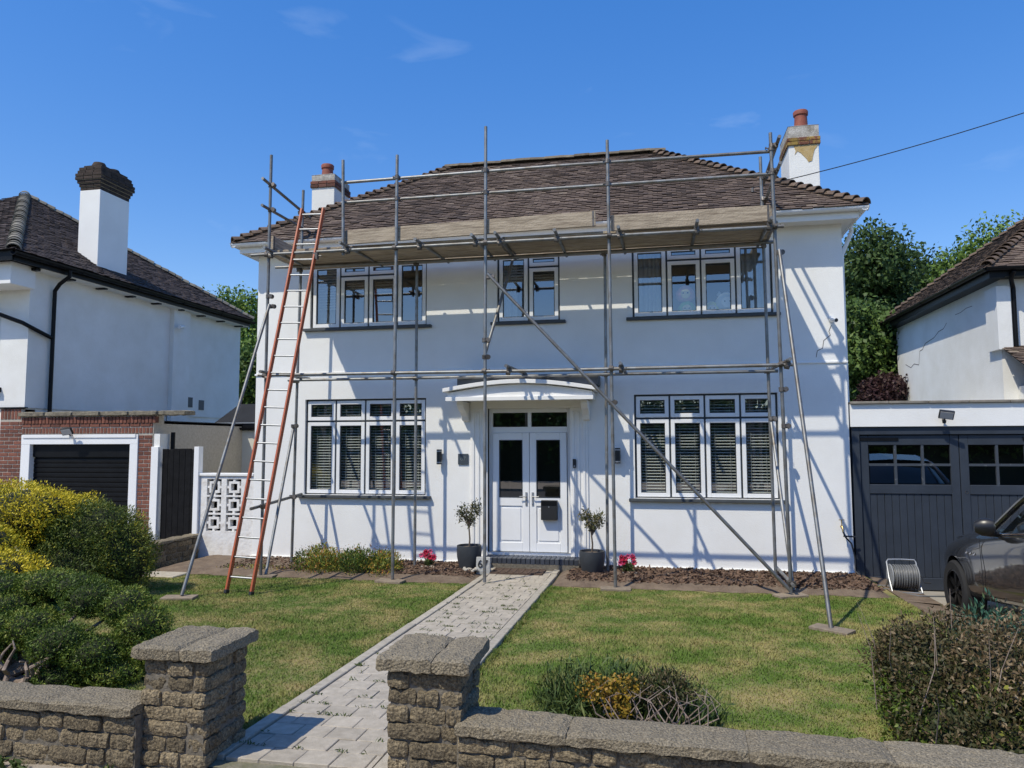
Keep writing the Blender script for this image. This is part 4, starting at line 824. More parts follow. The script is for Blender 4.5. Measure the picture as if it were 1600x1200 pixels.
# ------------------------------------------------------------------ car
car = thing('parked_car', 'dark grey car parked nose towards the garage, at right edge', 'car', (11.7, -3.2, -.06))
CX, CY, CZ = 11.70, -.85, -.06; SO = .55
def section(s):
    """half outline (x, z) of the body shell at distance s behind the nose"""
    T = np.array([0, .12, .35, .8, 1.35, 1.75, 2.3, 3.0, 3.8, 4.4, 4.75, 4.9])
    wd = np.interp(s, T, [.52, .72, .86, .955, .97, .975, .98, .985, .98, .95, .88, .74]); hi = np.interp(s, T, [.68, .80, .89, .97, 1.03, 1.06, 1.07, 1.07, 1.06, 1.05, .98, .85])
    cz = np.interp(s, T, [.70, .90, 1.05, 1.14, 1.18, 1.19, 1.15, 1.12, 1.11, 1.10, 1.02, .88]); lo = np.interp(s, T, [.34, .28, .24, .24, .26, .26, .26, .26, .26, .28, .34, .45])
    return [(0, lo), (wd*.8, lo), (wd*.96, lo+.06), (wd*.985, lo+.2), (wd*.975, lo+.36), (wd*1.0, hi-.20), (wd*.992, hi-.1), (wd*.94, hi-.012), (wd*.86, hi+.012), (wd*.7, cz-.02), (wd*.35, cz-.002), (0, cz)]
ss = [0, .04, .12, .25, .45, .7, 1.0, 1.35, 1.7, 2.2, 2.8, 3.4, 3.9, 4.3, 4.6, 4.8, 4.9]
b = MB(); nn = None
for s in ss:
    h = section(s); full = h+[(-x, z) for x, z in h[-2:0:-1]]; nn = len(full); b.v += [(CX+x, CY-s, CZ+z) for x, z in full]
for i in range(len(ss)-1):
    for k_ in range(nn): b.f.append((i*nn+k_, i*nn+(k_+1) % nn, (i+1)*nn+(k_+1) % nn, (i+1)*nn+k_))
b.f += [tuple(range(nn)), tuple(range(len(ss)*nn-1, (len(ss)-1)*nn-1, -1))]
body = b.build('body', CAR, None, smooth=True, angle=60)
sub = body.modifiers.new('sub', 'SUBSURF'); sub.levels = 1; sub.render_levels = 1
cuts = []
for sgn in (-1, 1):
    for s in (1.0, 3.95):
        k = MB(); M = Matrix.Translation((CX+sgn*.9, CY-s, CZ+.37)) @ Matrix.Rotation(R(90), 4, 'Y'); q = MB(); q.tube([(0, 0, -.30), (0, 0, .30)], .415, 40); k.add([M @ Vector(v) for v in q.v], q.f); cuts.append(k.build('cut', None, None))
for c in cuts:
    md = body.modifiers.new('b', 'BOOLEAN'); md.object = c; md.operation = 'DIFFERENCE'; md.solver = 'EXACT'
dg = bpy.context.evaluated_depsgraph_get(); nm = bpy.data.meshes.new_from_object(body.evaluated_get(dg)); body.modifiers.clear(); body.data = nm
nm.polygons.foreach_set('use_smooth', [True]*len(nm.polygons)); nm.set_sharp_from_angle(angle=R(38))
for c in cuts: bpy.data.objects.remove(c)
par(body, car)
# cabin
def cab(s): return np.interp(s, [2.05, 2.85, 3.3, 3.8, 4.4, 4.8], [1.06, 1.55, 1.63, 1.62, 1.45, 1.06])
k = MB(); cs_ = [2.0, 2.25, 2.55, 2.85, 3.05, 3.3, 3.6, 3.9, 4.2, 4.5, 4.8]; 
for s in cs_:
    z = max(1.04, cab(s)); f_ = (z-1.04)/.6; xs_ = [(-.90, 1.03), (-.90+.2*f_, max(1.04, z-.10)), (-.6, z-.02), (0, z), (.6, z-.02), (.90-.2*f_, max(1.04, z-.10)), (.90, 1.03)]; k.v += [(CX+x, CY-s, CZ+zz) for x, zz in xs_]
for i in range(len(cs_)-1):
    for j in range(6): k.f.append((i*7+j, i*7+j+1, (i+1)*7+j+1, (i+1)*7+j))
CARGL = mat('tinted_car_glass', (.008, .010, .011), .04, spec=.8)
cabin = k.build('cabin', CARGL, car, smooth=True, angle=50)
k = MB()
for sgn in (-1, 1):
    k.tube([(CX+sgn*.895, CY-2.02, CZ+1.07), (CX+sgn*.79, CY-2.55, CZ+1.37), (CX+sgn*.70, CY-2.9, CZ+1.565), (CX+sgn*.68, CY-3.3, CZ+1.60), (CX+sgn*.68, CY-3.8, CZ+1.59), (CX+sgn*.74, CY-4.35, CZ+1.45), (CX+sgn*.88, CY-4.78, CZ+1.08)], .035, 8)
    k.tube([(CX+sgn*.905, CY-3.55, CZ+1.05), (CX+sgn*.70, CY-3.5, CZ+1.58)], .035, 8)
k.build('pillar', CAR, car, smooth=True); k = MB(); k.add([(CX-.66, CY-2.92, CZ+1.62), (CX+.66, CY-2.92, CZ+1.62), (CX+.66, CY-3.8, CZ+1.62), (CX-.66, CY-3.8, CZ+1.62), (CX, CY-2.92, CZ+1.655), (CX, CY-3.8, CZ+1.655)], [(0, 4, 5, 3), (4, 1, 2, 5)]); k.build('roof_panel', CAR, car)
for sgn in (-1, 1): MB().tube([(CX+sgn*.925, CY-2.05, CZ+1.052), (CX+sgn*.935, CY-3.0, CZ+1.062), (CX+sgn*.92, CY-4.3, CZ+1.06)], .011, 6).build('window_trim', CHROME, car, smooth=True)
def wheel(x, s, sgn):
    wt = MB(); M = Matrix.Translation((x, CY-s, CZ+.365)) @ Matrix.Rotation(R(90*sgn), 4, 'Y'); q = MB(); q.lathe([(.245, -.12), (.34, -.125), (.365, -.10), (.368, 0), (.365, .10), (.34, .125), (.25, .12), (.245, .09)], (0, 0, 0), 36); wt.add([M @ Vector(v) for v in q.v], q.f); o = wt.build('wheel', TYRE, car, smooth=True)
    q = MB(); q.lathe([(.247, .115), (.232, .118), (.225, .06), (.21, -.05)], (0, 0, 0), 36); q.lathe([(0, .10), (.05, .10), (.055, .07)], (0, 0, 0), 20)
    for i in range(7):
        A = Matrix.Rotation(i*2*math.pi/7, 4, 'Z')
        for da in (-.10, .10): q.box(.04, -.012, .06, .235, .012, .095, A @ Matrix.Rotation(da, 4, 'Z'))
    q.lathe([(.0, .0), (.2, .0)], (0, 0, 0), 20); rm = MB(); rm.add([M @ Vector(v) for v in q.v], q.f); rm.build('rim', RIM, o, smooth=True, angle=30)
for s in (1.0, 3.95): wheel(CX-.845, s, -1); wheel(CX+.845, s, 1)
q = MB(); q.lathe([(0, -.11), (.06, -.10), (.095, -.04), (.10, .02), (.085, .08), (0, .10)], (0, 0, 0), 20, 1, .62)
for sgn in (-1, 1):
    k = MB(); M = Matrix.Translation((CX+sgn*1.06, CY-2.36, CZ+1.13)) @ Matrix.Rotation(R(90), 4, 'Y') @ Matrix.Rotation(R(20), 4, 'X'); k.add([M @ Vector(v) for v in q.v], q.f); k.tube([(CX+sgn*.93, CY-2.33, CZ+1.05), (CX+sgn*1.02, CY-2.36, CZ+1.08)], .03, 8); k.build('door_mirror', CARBLK, car, smooth=True)
for i in range(3):
    q = MB(); q.lathe([(.0, 0), (.03, .004), (.038, 0), (.03, -.006)], (0, 0, 0), 18, 1, .48); M = Matrix.Translation((CX-.972, CY-1.52-i*.11, CZ+.84-.008*i)) @ Matrix.Rotation(R(-90), 4, 'Y') @ Matrix.Rotation(R(90), 4, 'Z'); k = MB(); k.add([M @ Vector(v) for v in q.v], q.f); k.build('side_vent', CHROME, car, smooth=True)
k = MB(); k.tube([(CX-.985, CY-3.05, CZ+.86), (CX-1.01, CY-3.10, CZ+.862), (CX-1.01, CY-3.26, CZ+.864), (CX-.985, CY-3.30, CZ+.864)], .013, 8); k.build('door_handle', CHROME, car, smooth=True)
k = MB(); 
for sgn in (-1, 1): k.add([(CX+sgn*.50, CY-.02, CZ+.74), (CX+sgn*.78, CY-.22, CZ+.78), (CX+sgn*.82, CY-.40, CZ+.84), (CX+sgn*.62, CY-.16, CZ+.835)], [(0, 1, 2, 3)])
k.build('headlight', LAMPG, car); k = MB()
for sgn in (-1, 1): k.tube([(CX+sgn*.981, CY-1.95, CZ+1.0), (CX+sgn*.974, CY-1.93, CZ+.62), (CX+sgn*.966, CY-1.89, CZ+.36)], .0035, 5)
for sgn in (-1, 1): k.tube([(CX+sgn*.62, CY-.3, CZ+.97), (CX+sgn*.78, CY-.75, CZ+1.015), (CX+sgn*.83, CY-1.95, CZ+1.085)], .004, 5)
o = k.build('panel_gap', CARBLK, car); o['kind'] = 'stuff'

car.rotation_euler = (R(-6.6), 0, 0); car.location.z -= .02
# ------------------------------------------------------------------ neighbour on the left
ln = thing('neighbour_house', 'white rendered neighbouring house at left with dark hipped roof', 'house', (-8.5, 3.4, 0))
NX, NY0, NY1, NZ = -4.9, .02, 7.46, 5.45
k = MB(); k.box(-12.1, NY0+.0, 2.69, NX, NY1, NZ).box(-12.05, NY0+.05, -.2, NX-.03, NY1-.03, 2.69); k.build('wall', RENDER2, ln)
k = MB(); k.box(NX, 4.26, -.1, NX+.12, 4.92, NZ-.06); k.build('wall_pier', RENDER2, ln, bevel=.005)
k = MB(); k.box(-9, -.55, 5.0, NX+.12, NY0-.003, NZ-.02); k.build('eaves_box', TRIM, ln, bevel=.01)
ro = hipped(ln, -12.4, -4.54, -.76, 7.49, 5.60, -8.5, -8.49, 3.37, 8.26, TILED, 'FRB', 60)
for p, q in (((-4.54, -.76, 5.6), (-8.49, 3.37, 8.26)), ((-4.54, 7.49, 5.6), (-8.49, 3.37, 8.26))): hip(ro, p, q, .2, 'hip_tile', bonnet_mesh(.14, .12, .3), mat('mortared_hip', (.16, .14, .115), .9, col2=(.24, .22, .17), scale=9, bump=.4, objvar=.2), .03, 4)
gutter('gutter', (-4.50, -.8, 5.545), (-4.50, 7.5, 5.54), BLACKP, ln, .065); k = MB(); k.box(-4.62, -.72, 5.40, -4.58, 7.45, 5.6).box(-12, -.74, 5.40, -4.58, -.7, 5.6); k.build('fascia', BLACKP, ln); k = MB(); k.box(-4.9, .0, 5.38, -4.62, 7.45, 5.41); k.build('soffit', RENDER2, ln)
for i in range(9): bx('rafter_foot', BLACKP, ln, -4.9+.02, -.1+i*.9, 5.35, -4.66, .0+i*.9, 5.40)
k = MB(); k.tube([(-4.5, .55, 5.48), (-4.5, .55, 5.36), (-4.72, .55, 5.22), (-4.83, .55, 5.08), (-4.83, .55, 4.9), (-4.83, .55, -.1)], .04, 10); k.tube([(-4.83, .5, 4.12), (-4.84, -.06, 4.28), (-4.92, -.10, 4.33), (-6.8, -.12, 4.98)], .04, 10); k.build('downpipe', BLACKP, ln, smooth=True)
lc = MB(); lc.box(-5.45, 1.78, 5.3, -4.93, 2.7, 7.62); lch = lc.build('chimney', RENDER, ln, bevel=.006)
me = MB().box(-.104, -.05, -.032, .104, .05, .032).mesh('brick', bevel=.005)
z = 7.66; 
for k_, (e_) in enumerate((.0, .02, .05, .08, .08, .05, .03)):
    X0, X1, Y0, Y1 = -5.45-e_, -4.93+e_, 1.78-e_, 2.7+e_; bx('band_core', MORTAR, lch, X0+.02, Y0+.02, z-.04, X1-.02, Y1-.02, z+.036)
    n = 3; sx = (X1-X0)/n
    for i in range(n): link('brick', me, BRICKD, lch, (X0+sx*(i+.5), Y0+.05, z), None, ((sx-.008)/.208, 1, 1)); link('brick', me, BRICKD, lch, (X0+sx*(i+.5), Y1-.05, z), None, ((sx-.008)/.208, 1, 1))
    n = 4; sy = (Y1-Y0-.2)/n
    for i in range(n): link('brick', me, BRICKD, lch, (X1-.05, Y0+.1+sy*(i+.5), z), (0, 0, R(90)), ((sy-.008)/.208, 1, 1)); link('brick', me, BRICKD, lch, (X0+.05, Y0+.1+sy*(i+.5), z), (0, 0, R(90)), ((sy-.008)/.208, 1, 1))
    z += .075
for yy in (2.02, 2.46): k = MB(); k.lathe([(.15, 0), (.15, .10), (.12, .16), (.11, .16), (.1, .05)], (-5.19, yy, z-.03), 18); k.build('chimney_pot', BRICKD, lch, smooth=True)
bx('flaunching', BRICKD, lch, -5.42, 1.83, z-.04, -4.96, 2.65, z+.02)
# neighbour front window strip
k = MB(); k.box(-6.2, NY0-.02, 3.1, -5.55, NY0+.03, 4.6); wn = k.build('window', UPVC, ln); 
for i in range(2): bx('pane', mat('dark_leaded_glass', (.02, .025, .03), .1), wn, -6.15+.0, NY0-.028, 3.2+i*.75, -5.62, NY0-.021, 3.85+i*.68)
bx('sill', BLACKP, wn, -6.3, NY0-.1, 3.0, -5.45, NY0+.0, 3.09)
k = MB(); k.tube([(-4.83, 3.6, 4.85), (-4.8, 3.55, 4.82)], .04, 10); 
sc2 = thing('security_camera', 'small white camera on the shaded side wall of the left neighbouring house', 'camera', (-4.78, 4.6, 4.9)); k = MB(); k.tube([(-4.78, 4.5, 4.95), (-4.70, 4.5, 4.95)], .05, 12); k.tube([(-4.70, 4.52, 4.95), (-4.62, 4.25, 4.9)], .045, 12); k.build('body', UPVC, sc2, smooth=True)
for y_, z_ in ((5.05, 2.93), (5.55, 2.88)): bx('air_vent', LEAD, ln, NX-.01, y_, z_, NX+.012, y_+.22, z_+.26)
# attached brick garage
lg = thing('neighbour_garage', 'red brick garage with black roller door left of the side gate', 'garage', (-3.4, 1, 0))
bx('core', MORTAR, lg, -5.42, .008, -.2, -4.93, .3, 2.66); k = MB(); k.box(-4.93, .009, 2.175, -2.06, .3, 2.52).box(-2.36, .009, -.2, -2.06, .3, 2.175).box(-2.3, .3, -.2, -2.06, 4, 2.4); k.build('wall', MORTAR, lg); bx('flat_roof', FELT, lg, -4.9, .3, 2.36, -2.06, 5, 2.42)
bkm = [MB().box(-.1025, -.05, -.0315, .1025, .05, .0315).mesh('brick', bevel=.004) for i in range(1)][0]
def bricks(x0, x1, z0, z1, y=.05, soldier=False, parent=None, material=BRICK):
    if soldier:
        n = round((x1-x0)/.076); s_ = (x1-x0)/n
        for i in range(n): link('brick', bkm, material, parent, (x0+s_*(i+.5), y, (z0+z1)/2), (0, R(90), 0), ((z1-z0-.01)/.205, 1, (s_-.014)/.063))
        return
    k_ = 0; z = z0
    while z < z1-.03:
        u = x0-(.107 if k_ % 2 else 0)
        while u < x1-.02:
            a, c = max(u, x0), min(u+.215, x1)
            if c-a > .03: link('brick', bkm, material, parent, ((a+c)/2, y+rnd.uniform(-.002, .002), z+.037), None, ((c-a-.014)/.205, 1, .96))
            u += .215
        z += .075; k_ += 1
bricks(-5.42, -4.92, 1.0, 2.45, .05, parent=lg); bricks(-2.36, -2.07, .05, 2.17, .05, parent=lg)
bricks(-5.42, -4.95, 2.46, 2.67, .05, True, lg); bricks(-4.92, -2.07, 2.18, 2.29, .05, True, lg); bricks(-4.92, -2.07, 2.30, 2.36, .045, False, lg, BRICKD); bricks(-4.92, -2.0, 2.37, 2.50, .03, True, lg, BRICKD)
bx('string_cap', BLACKP, lg, -5.5, -.03, 2.675, -4.86, .06, 2.70)
u = -4.98
while u < -1.95: link('coping_stone', chunk(.60, .36, .085, .008, 3, int(u*77)), mat('lichen_coping', (.26, .23, .17), .95, col2=(.13, .115, .09), scale=12, bump=.5), lg, (u+.3, .1, 2.555), (0, 0, 0), (1.0 if u+.6 < -1.9 else .95, 1, 1)); u += .606
k = MB(); k.box(-4.90, -.02, -.1, -4.70, .12, 1.98).box(-2.53, -.02, -.1, -2.36, .12, 1.98).box(-4.90, -.022, 1.98, -2.36, .12, 2.16).box(-4.86, -.04, 2.10, -2.40, -.02, 2.165); k.build('door_frame', UPVC, lg, bevel=.005)
slm = MB().prism([(0, 0), (-.012, .012), (-.016, .045), (-.012, .08), (0, .088), (.01, .088), (.01, 0)], 'x', -1.085, 1.085).mesh('slat', smooth=True, angle=25)
rd = bx('roller_door', BLACKP, lg, -4.70, .12, -.1, -2.53, .15, 2.0); 
for i in range(19): link('slat', slm, BLACKP, rd, (-3.615, .105, .0+i*.09), None)
bx('shutter_box', BLACKP, rd, -4.70, .06, 1.74, -2.53, .118, 1.98)
floodlight(-3.75, -.02, 2.2, 'floodlight with white sensor above the black roller garage door', 1)
bx('wall_end', RENDER2, lg, -2.055, .02, -.2, -1.93, .3, 2.17)
k = MB(); k.tube([(-1.86, .3, 2.2), (-1.86, .3, 0)], .04, 10); k.build('downpipe', BLACKP, lg, smooth=True)
# side gate
sg = thing('side_gate', 'tall black boarded side gate between white posts', 'gate', (-1.53, .05, 0)); me = MB().box(-.058, -.012, 0, .058, .012, 1.93).mesh('board', bevel=.004)
for i in range(6): link('board', me, BLACKW, sg, (-1.83+i*.119, .06, -.04), None, (1, 1, 1+rnd.uniform(-.004, .004)))
for x in (-1.995, -1.135): bx('post', UPVC, sg, x-.075 if x < -1.5 else x-.05, -.03, -.1, x+.075 if x < -1.5 else x+.05, .1, 1.93, .004)
for z in (.3, 1.55): bx('rail', BLACKW, sg, -1.89, .073, z, -1.19, .11, z+.1)
# screen block wall joining the house
sw = thing('screen_wall', 'white painted screen block wall joining the left house corner', 'wall', (-.55, .1, 0)); BXs = (-.79, -.40); BZs = (.56, .88, 1.20); HS = .145
holes = [(x-HS, x+HS, z-HS, z+HS) for x in BXs for z in BZs]
b = facade(-1.08, -.005, -.2, 1.40, .02, .14, holes); me = bpy.data.meshes.new('wall'); me.from_pydata(b.v, [], b.f); link('wall', me, SCREEN, sw)
sw_wall = [o for o in COL.objects if o.data is me][0]; par(sw_wall, sw)
bx('shade_backing', BLACKW, sw, -1.0, .165, .3, -.2, .18, 1.38); bx('cap', RENDER, sw, -1.10, -.01, 1.402, -.003, .19, 1.45, .005)  # dark sheet added as the shade behind the block openings
inv = ["...#...", ".#####.", ".#...#.", "##...##", ".#...#.", ".#####.", "...#..."]
k = MB(); cs = 2*HS/7
for r_ in range(7):
    for c_ in range(7):
        if inv[r_][c_] == '#': k.box(-HS+c_*cs, .03, -HS+r_*cs, -HS+(c_+1)*cs, .13, -HS+(r_+1)*cs)
bmk = bmesh.new(); me = bpy.data.meshes.new('screen_block'); me.from_pydata(k.v, [], k.f); bmk.from_mesh(me); bmesh.ops.remove_doubles(bmk, verts=bmk.verts, dist=1e-5)
seen = {}
for f in list(bmk.faces):
    key = tuple(sorted(v.index for v in f.verts)); seen.setdefault(key, []).append(f)
bmesh.ops.delete(bmk, geom=[f for l in seen.values() if len(l) > 1 for f in l], context='FACES_ONLY'); bmk.to_mesh(me); bmk.free()
for x in BXs:
    for z in BZs: link('screen_block', me, SCREEN, sw, (x, 0, z))
# lean-to building behind the gate, with gutter and dark flat roof
ex = thing('rear_extension', 'cream rendered rear extension with dark flat roof behind the side gate', 'building', (-1.6, 3.4, 0)); ZG = 2.55
k = MB(); k.box(-3.9, 3.0, -.2, -.02, 5.5, 2.27); k.build('wall', CREAM, ex); gutter('gutter', (-3.7, 2.93, 2.34), (-.03, 2.93, 2.33), BLACKP, ex, .06); bx('fascia', BLACKP, ex, -3.9, 2.97, 2.27, -.02, 2.995, 2.40)
for i in range(4): k = MB(); k.tube([(-3.2+i*.95, 2.94, 2.27), (-3.2+i*.95+.12, 3.0, 2.25)], .02, 6); k.build('gutter_bracket', BLACKP, ex)
bx('roof_felt', FELT, ex, -3.9, 3.0, 2.40, -.02, 5.5, 2.43); k = MB(); k.add([(-3.0, 3.3, 2.43), (-.02, 3.3, 2.43), (-.02, 4.4, 2.95), (-3.0, 4.4, 2.95), (-.02, 5.5, 2.43), (-3.0, 5.5, 2.43)], [(0, 1, 2, 3), (3, 2, 4, 5), (0, 3, 5), (1, 4, 2)]); k.build('dark_roof', FELT, ex)
bx('flashing', ALU, ex, -2.7, 2.98, 2.432, -.02, 3.03, 2.455)

# ------------------------------------------------------------------ neighbour on the right
rn = thing('neighbour_house', 'white rendered neighbouring house at right with cracked side wall', 'house', (16, 6.5, 0))
k = MB(); k.box(13.5, 3.2, -.2, 19.5, 9.35, 5.15); k.build('wall', RENDER2, rn); ro = hipped(rn, 13.18, 19.9, 2.85, 9.7, 5.22, 16.5, 16.6, 6.27, 7.75, TILE, 'FLB', 80)
for p, q in (((13.18, 2.85, 5.24), (16.5, 6.27, 7.75)), ((13.18, 9.7, 5.24), (16.5, 6.27, 7.75))): hip(ro, p, q, .2)
k = MB(); k.box(13.24, 2.9, 5.02, 13.5, 9.62, 5.2).box(13.5, 2.9, 5.04, 19.5, 3.2, 5.2); k.build('fascia', BLACKP, rn); gutter('gutter', (13.17, 2.8, 5.2), (13.17, 9.7, 5.2), BLACKP, rn, .06); gutter('gutter', (13.15, 2.82, 5.2), (19.9, 2.82, 5.2), BLACKP, rn, .06)
k = MB(); k.tube([(13.62, 2.82, 5.12), (13.62, 2.95, 5.0), (13.72, 3.12, 4.85), (13.72, 3.12, 3.75)], .04, 10); k.build('downpipe', BLACKP, rn, smooth=True); bx('wall_pier', RENDER2, rn, 13.42, 3.1, 3.7, 13.66, 3.6, 4.9)
crk = [(13.5, y_, z_) for y_, z_ in ((8.7, 3.98), (8.3, 3.86), (8.05, 3.93), (7.7, 3.87), (7.6, 4.2), (7.4, 4.22), (7.2, 4.34), (6.6, 4.4), (6.3, 4.5), (6.0, 4.52), (5.8, 4.62)) ]
crack(rn, crk, .016, 'crack', Vector((-1, 0, 0))); crack(rn, [(13.5, 5.3, 4.72), (13.5, 5.0, 4.72), (13.5, 4.7, 4.76), (13.5, 4.4, 4.75)], .012, 'crack', Vector((-1, 0, 0)))
k = MB(); lt_ = [(13.55, 3.2, 3.75), (18, 3.2, 3.75), (18, 1.6, 2.95), (13.55, 1.6, 2.95)]; k.add(lt_+[(x, y, z-.06) for x, y, z in lt_], [(0, 1, 2, 3), (7, 6, 5, 4), (0, 3, 7, 4), (3, 2, 6, 7)]); lr = k.build('porch_roof', material_base, rn); roof_plane('roof_tiles', (13.5, 1.55, 2.95), (18, 1.55, 2.95), (13.5, 3.2, 3.76), (18, 3.2, 3.76), TILE, lr, seed=90); bx('porch_wall', RENDER2, rn, 13.75, 1.85, -.2, 18, 3.19, 3.0)
# overhead cable
cb_ = thing('overhead_cable', 'thin dark cable crossing the sky to the roof at right', 'cable', (9.0, .2, 6.3)); A = Vector((8.72, .30, 6.17)); B = CAM+(fw+r2*((1800-800)/FPX)+u2*((600-108)/FPX))*11.0; k = MB(); k.tube([A.lerp(B, t)-Vector((0, 0, .35*t*(1-t)*1.2)) for t in np.linspace(0, 1, 14)], .0075, 6); k.build('wire', BLPL, cb_); k = MB(); k.tube([(8.72, .30, 6.10), A], .02, 8); k.build('anchor', COUPL, cb_)
# plush toys on the window board
def plush(x, z, r, cols, label, ears=False, seed=1):
    t = thing('plush_toy', label, 'plush toy', (x, .26, 4.045)); k = MB(); k.lathe([(0, 0), (r*.7, .02), (r*.98, r*.5), (r*.95, r*1.0), (r*.62, r*1.5), (r*.2, r*1.75), (0, r*1.78)], (x, .26, 4.046+z), 22, 1, .72); k.build('body', mat('plush_'+label[:9].replace(' ', '_'), cols[0], .95), t, smooth=True, angle=80)
    k = MB(); k.lathe([(0, -.004), (r*.45, -.002), (r*.5, .008), (0, .03)], (0, 0, 0), 18); o = k.build('face_patch', mat('plush_patch_'+label[:9].replace(' ', '_'), cols[1], .95), None, smooth=True); o.matrix_basis = Matrix.Translation((x, .26-r*.72, 4.046+z+r*.75)) @ Matrix.Rotation(R(90), 4, 'X') @ Matrix.Scale(-1, 4, (0, 0, 1)); par(o, t)
    k = MB()
    for s_ in (-1, 1): k.tube([(x+s_*r*.22, .26-r*.73-.012, 4.046+z+r*.82), (x+s_*r*.22, .26-r*.73-.02, 4.046+z+r*.82)], .012, 10)
    k.build('eye', BLPL, t)
    if ears:
        k = MB()
        for s_ in (-1, 1): k.lathe([(0, -r*.25), (r*.25, 0), (0, r*.3)], (x+s_*r*.6, .26, 4.046+z+r*1.55), 12)
        k.build('ear', MATS['plush_'+label[:9].replace(' ', '_')], t, smooth=True)
plush(7.62, .0, .155, ((.22, .68, .14), (.85, .75, .45)), 'green round plush toy in upper right window under the pink one'); plush(7.60, .25, .16, ((.88, .38, .44), (.90, .75, .40)), 'pink round plush toy behind glass above the green one')
plush(8.02, .0, .14, ((.80, .76, .18), (.88, .72, .58)), 'yellow round plush toy in upper right window, lower right pane'); plush(8.26, .06, .19, ((.72, .78, .86), (.85, .85, .88)), 'pale grey eared plush toy beside the yellow one', True)

# ------------------------------------------------------------------ shrubs and trees
TWIG_SHADE = mat('dark_twig_shade', (.018, .024, .007), .95, var=.4, scale=30)  # dark colour of solid cores, standing in for twigs and inner shade
def shrub(name, label, cat, loc, parts, stems=None, core=None):
    t = thing(name, label, cat, loc)
    for p in parts:
        o = leaves(p[0], p[1], p[2], p[3], p[4], p[5], t, *p[6:]); o['kind'] = 'stuff'
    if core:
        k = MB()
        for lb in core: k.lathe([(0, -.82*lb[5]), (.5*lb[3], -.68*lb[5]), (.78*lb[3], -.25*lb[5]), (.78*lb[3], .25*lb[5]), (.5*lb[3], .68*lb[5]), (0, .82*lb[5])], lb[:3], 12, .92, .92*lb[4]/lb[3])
        o = k.build('twig_shade_core', TWIG_SHADE, t, smooth=True, angle=90); o['kind'] = 'stuff'
    if stems:
        k = MB()
        for s_ in stems: k.tube([Vector(q) for q in s_[0]], s_[1], 7, True, [s_[1]*(1-.75*i/(len(s_[0])-1)) for i in range(len(s_[0]))])
        k.build('branches', DRIFT, t, smooth=True)
    return t
gold = [(-1.75, -3.6, 1.0, .75, .7, .52), (-1.1, -3.7, 1.05, .65, .6, .42), (-2.3, -3.9, .8, .7, .7, .6), (-.9, -3.2, .95, .5, .5, .36), (-1.6, -4.4, .55, .75, .5, .38), (-.55, -4.7, .45, .55, .45, .34), (-1.2, -4.9, .30, .7, .45, .42), (-.85, -3.75, 1.08, .45, .4, .30), (-.95, -4.5, .72, .5, .4, .30), (-.3, -4.95, .50, .42, .35, .25)]
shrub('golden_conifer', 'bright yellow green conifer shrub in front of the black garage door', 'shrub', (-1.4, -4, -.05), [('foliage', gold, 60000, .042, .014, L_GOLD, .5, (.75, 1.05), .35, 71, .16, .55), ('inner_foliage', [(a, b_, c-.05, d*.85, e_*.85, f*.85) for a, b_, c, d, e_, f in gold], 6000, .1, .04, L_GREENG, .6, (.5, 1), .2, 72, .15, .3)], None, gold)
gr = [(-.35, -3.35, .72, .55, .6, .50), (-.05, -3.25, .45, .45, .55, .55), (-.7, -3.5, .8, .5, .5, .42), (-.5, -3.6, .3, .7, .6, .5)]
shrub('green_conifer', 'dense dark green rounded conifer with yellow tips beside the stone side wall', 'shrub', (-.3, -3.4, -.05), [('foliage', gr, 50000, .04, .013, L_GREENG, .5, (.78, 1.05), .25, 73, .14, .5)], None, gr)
jl = [(1.62, -6.85, 0.4, 0.321, 0.284, 0.21), (1.95, -6.75, 0.46, 0.246, 0.246, 0.162), (1.3, -6.5, 0.7, 0.321, 0.321, 0.143), (1.72, -6.35, 0.74, 0.284, 0.284, 0.124), (2.3, -6.5, 0.66, 0.237, 0.246, 0.153), (2.58, -6.45, 0.6, 0.227, 0.246, 0.162), (2.8, -6.5, 0.47, 0.227, 0.246, 0.143), (2.3, -6.85, 0.38, 0.265, 0.246, 0.162), (2.58, -6.8, 0.3, 0.246, 0.237, 0.143), (2.92, -6.5, 0.28, 0.246, 0.246, 0.143), (2.05, -6.4, 0.74, 0.208, 0.237, 0.105), (0.9, -6.4, 0.66, 0.378, 0.341, 0.172), (2.35, -6.8, 0.12, 0.284, 0.265, 0.114), (1.2, -6.9, 0.42, 0.246, 0.246, 0.172), (0.6, -6.3, 0.5, 0.378, 0.378, 0.239), (2.75, -6.75, 0.14, 0.237, 0.237, 0.095), (1.55, -6.6, 0.58, 0.284, 0.284, 0.134)]
stm = []
g = random.Random(5)
for lb in jl:
    p0 = Vector((1.65+g.uniform(-.25, .3), -6.75+g.uniform(-.1, .15), gz(-6.7))); q = Vector(lb[:3]); mid = p0.lerp(q, .5)+Vector((g.uniform(-.1, .1), -.06, -.10)); stm.append(([p0, p0.lerp(mid, .6)+Vector((.03, -.05, .0)), mid, q], .038))
for i in range(12): p0 = Vector((1.35+g.uniform(0, .9), -7.0+g.uniform(-.1, .1), gz(-7)+.02)); d1 = Vector((g.uniform(-.35, .45), g.uniform(-.05, .05), g.uniform(.15, .4))); stm.append(([p0]+[p0+d1*t_+Vector((g.uniform(-.04, .04), g.uniform(-.04, .04), g.uniform(-.03, .04))) for t_ in (.2, .4, .6, .8, 1)], .024))
shrub('juniper_shrub', 'dark green cloud-like juniper with bare branches behind left stone wall', 'shrub', (1.9, -6.6, .03), [('foliage', jl, 85000, .028, .009, L_JUN, .5, (.80, 1.05), .35, 75, .10, .5), ('inner_foliage', [(a, b_, c, d*.7, e_*.7, f*.7) for a, b_, c, d, e_, f in jl], 3000, .07, .03, L_JUN, .5, (.5, 1), .1, 76, .1, .1)], stm, jl)
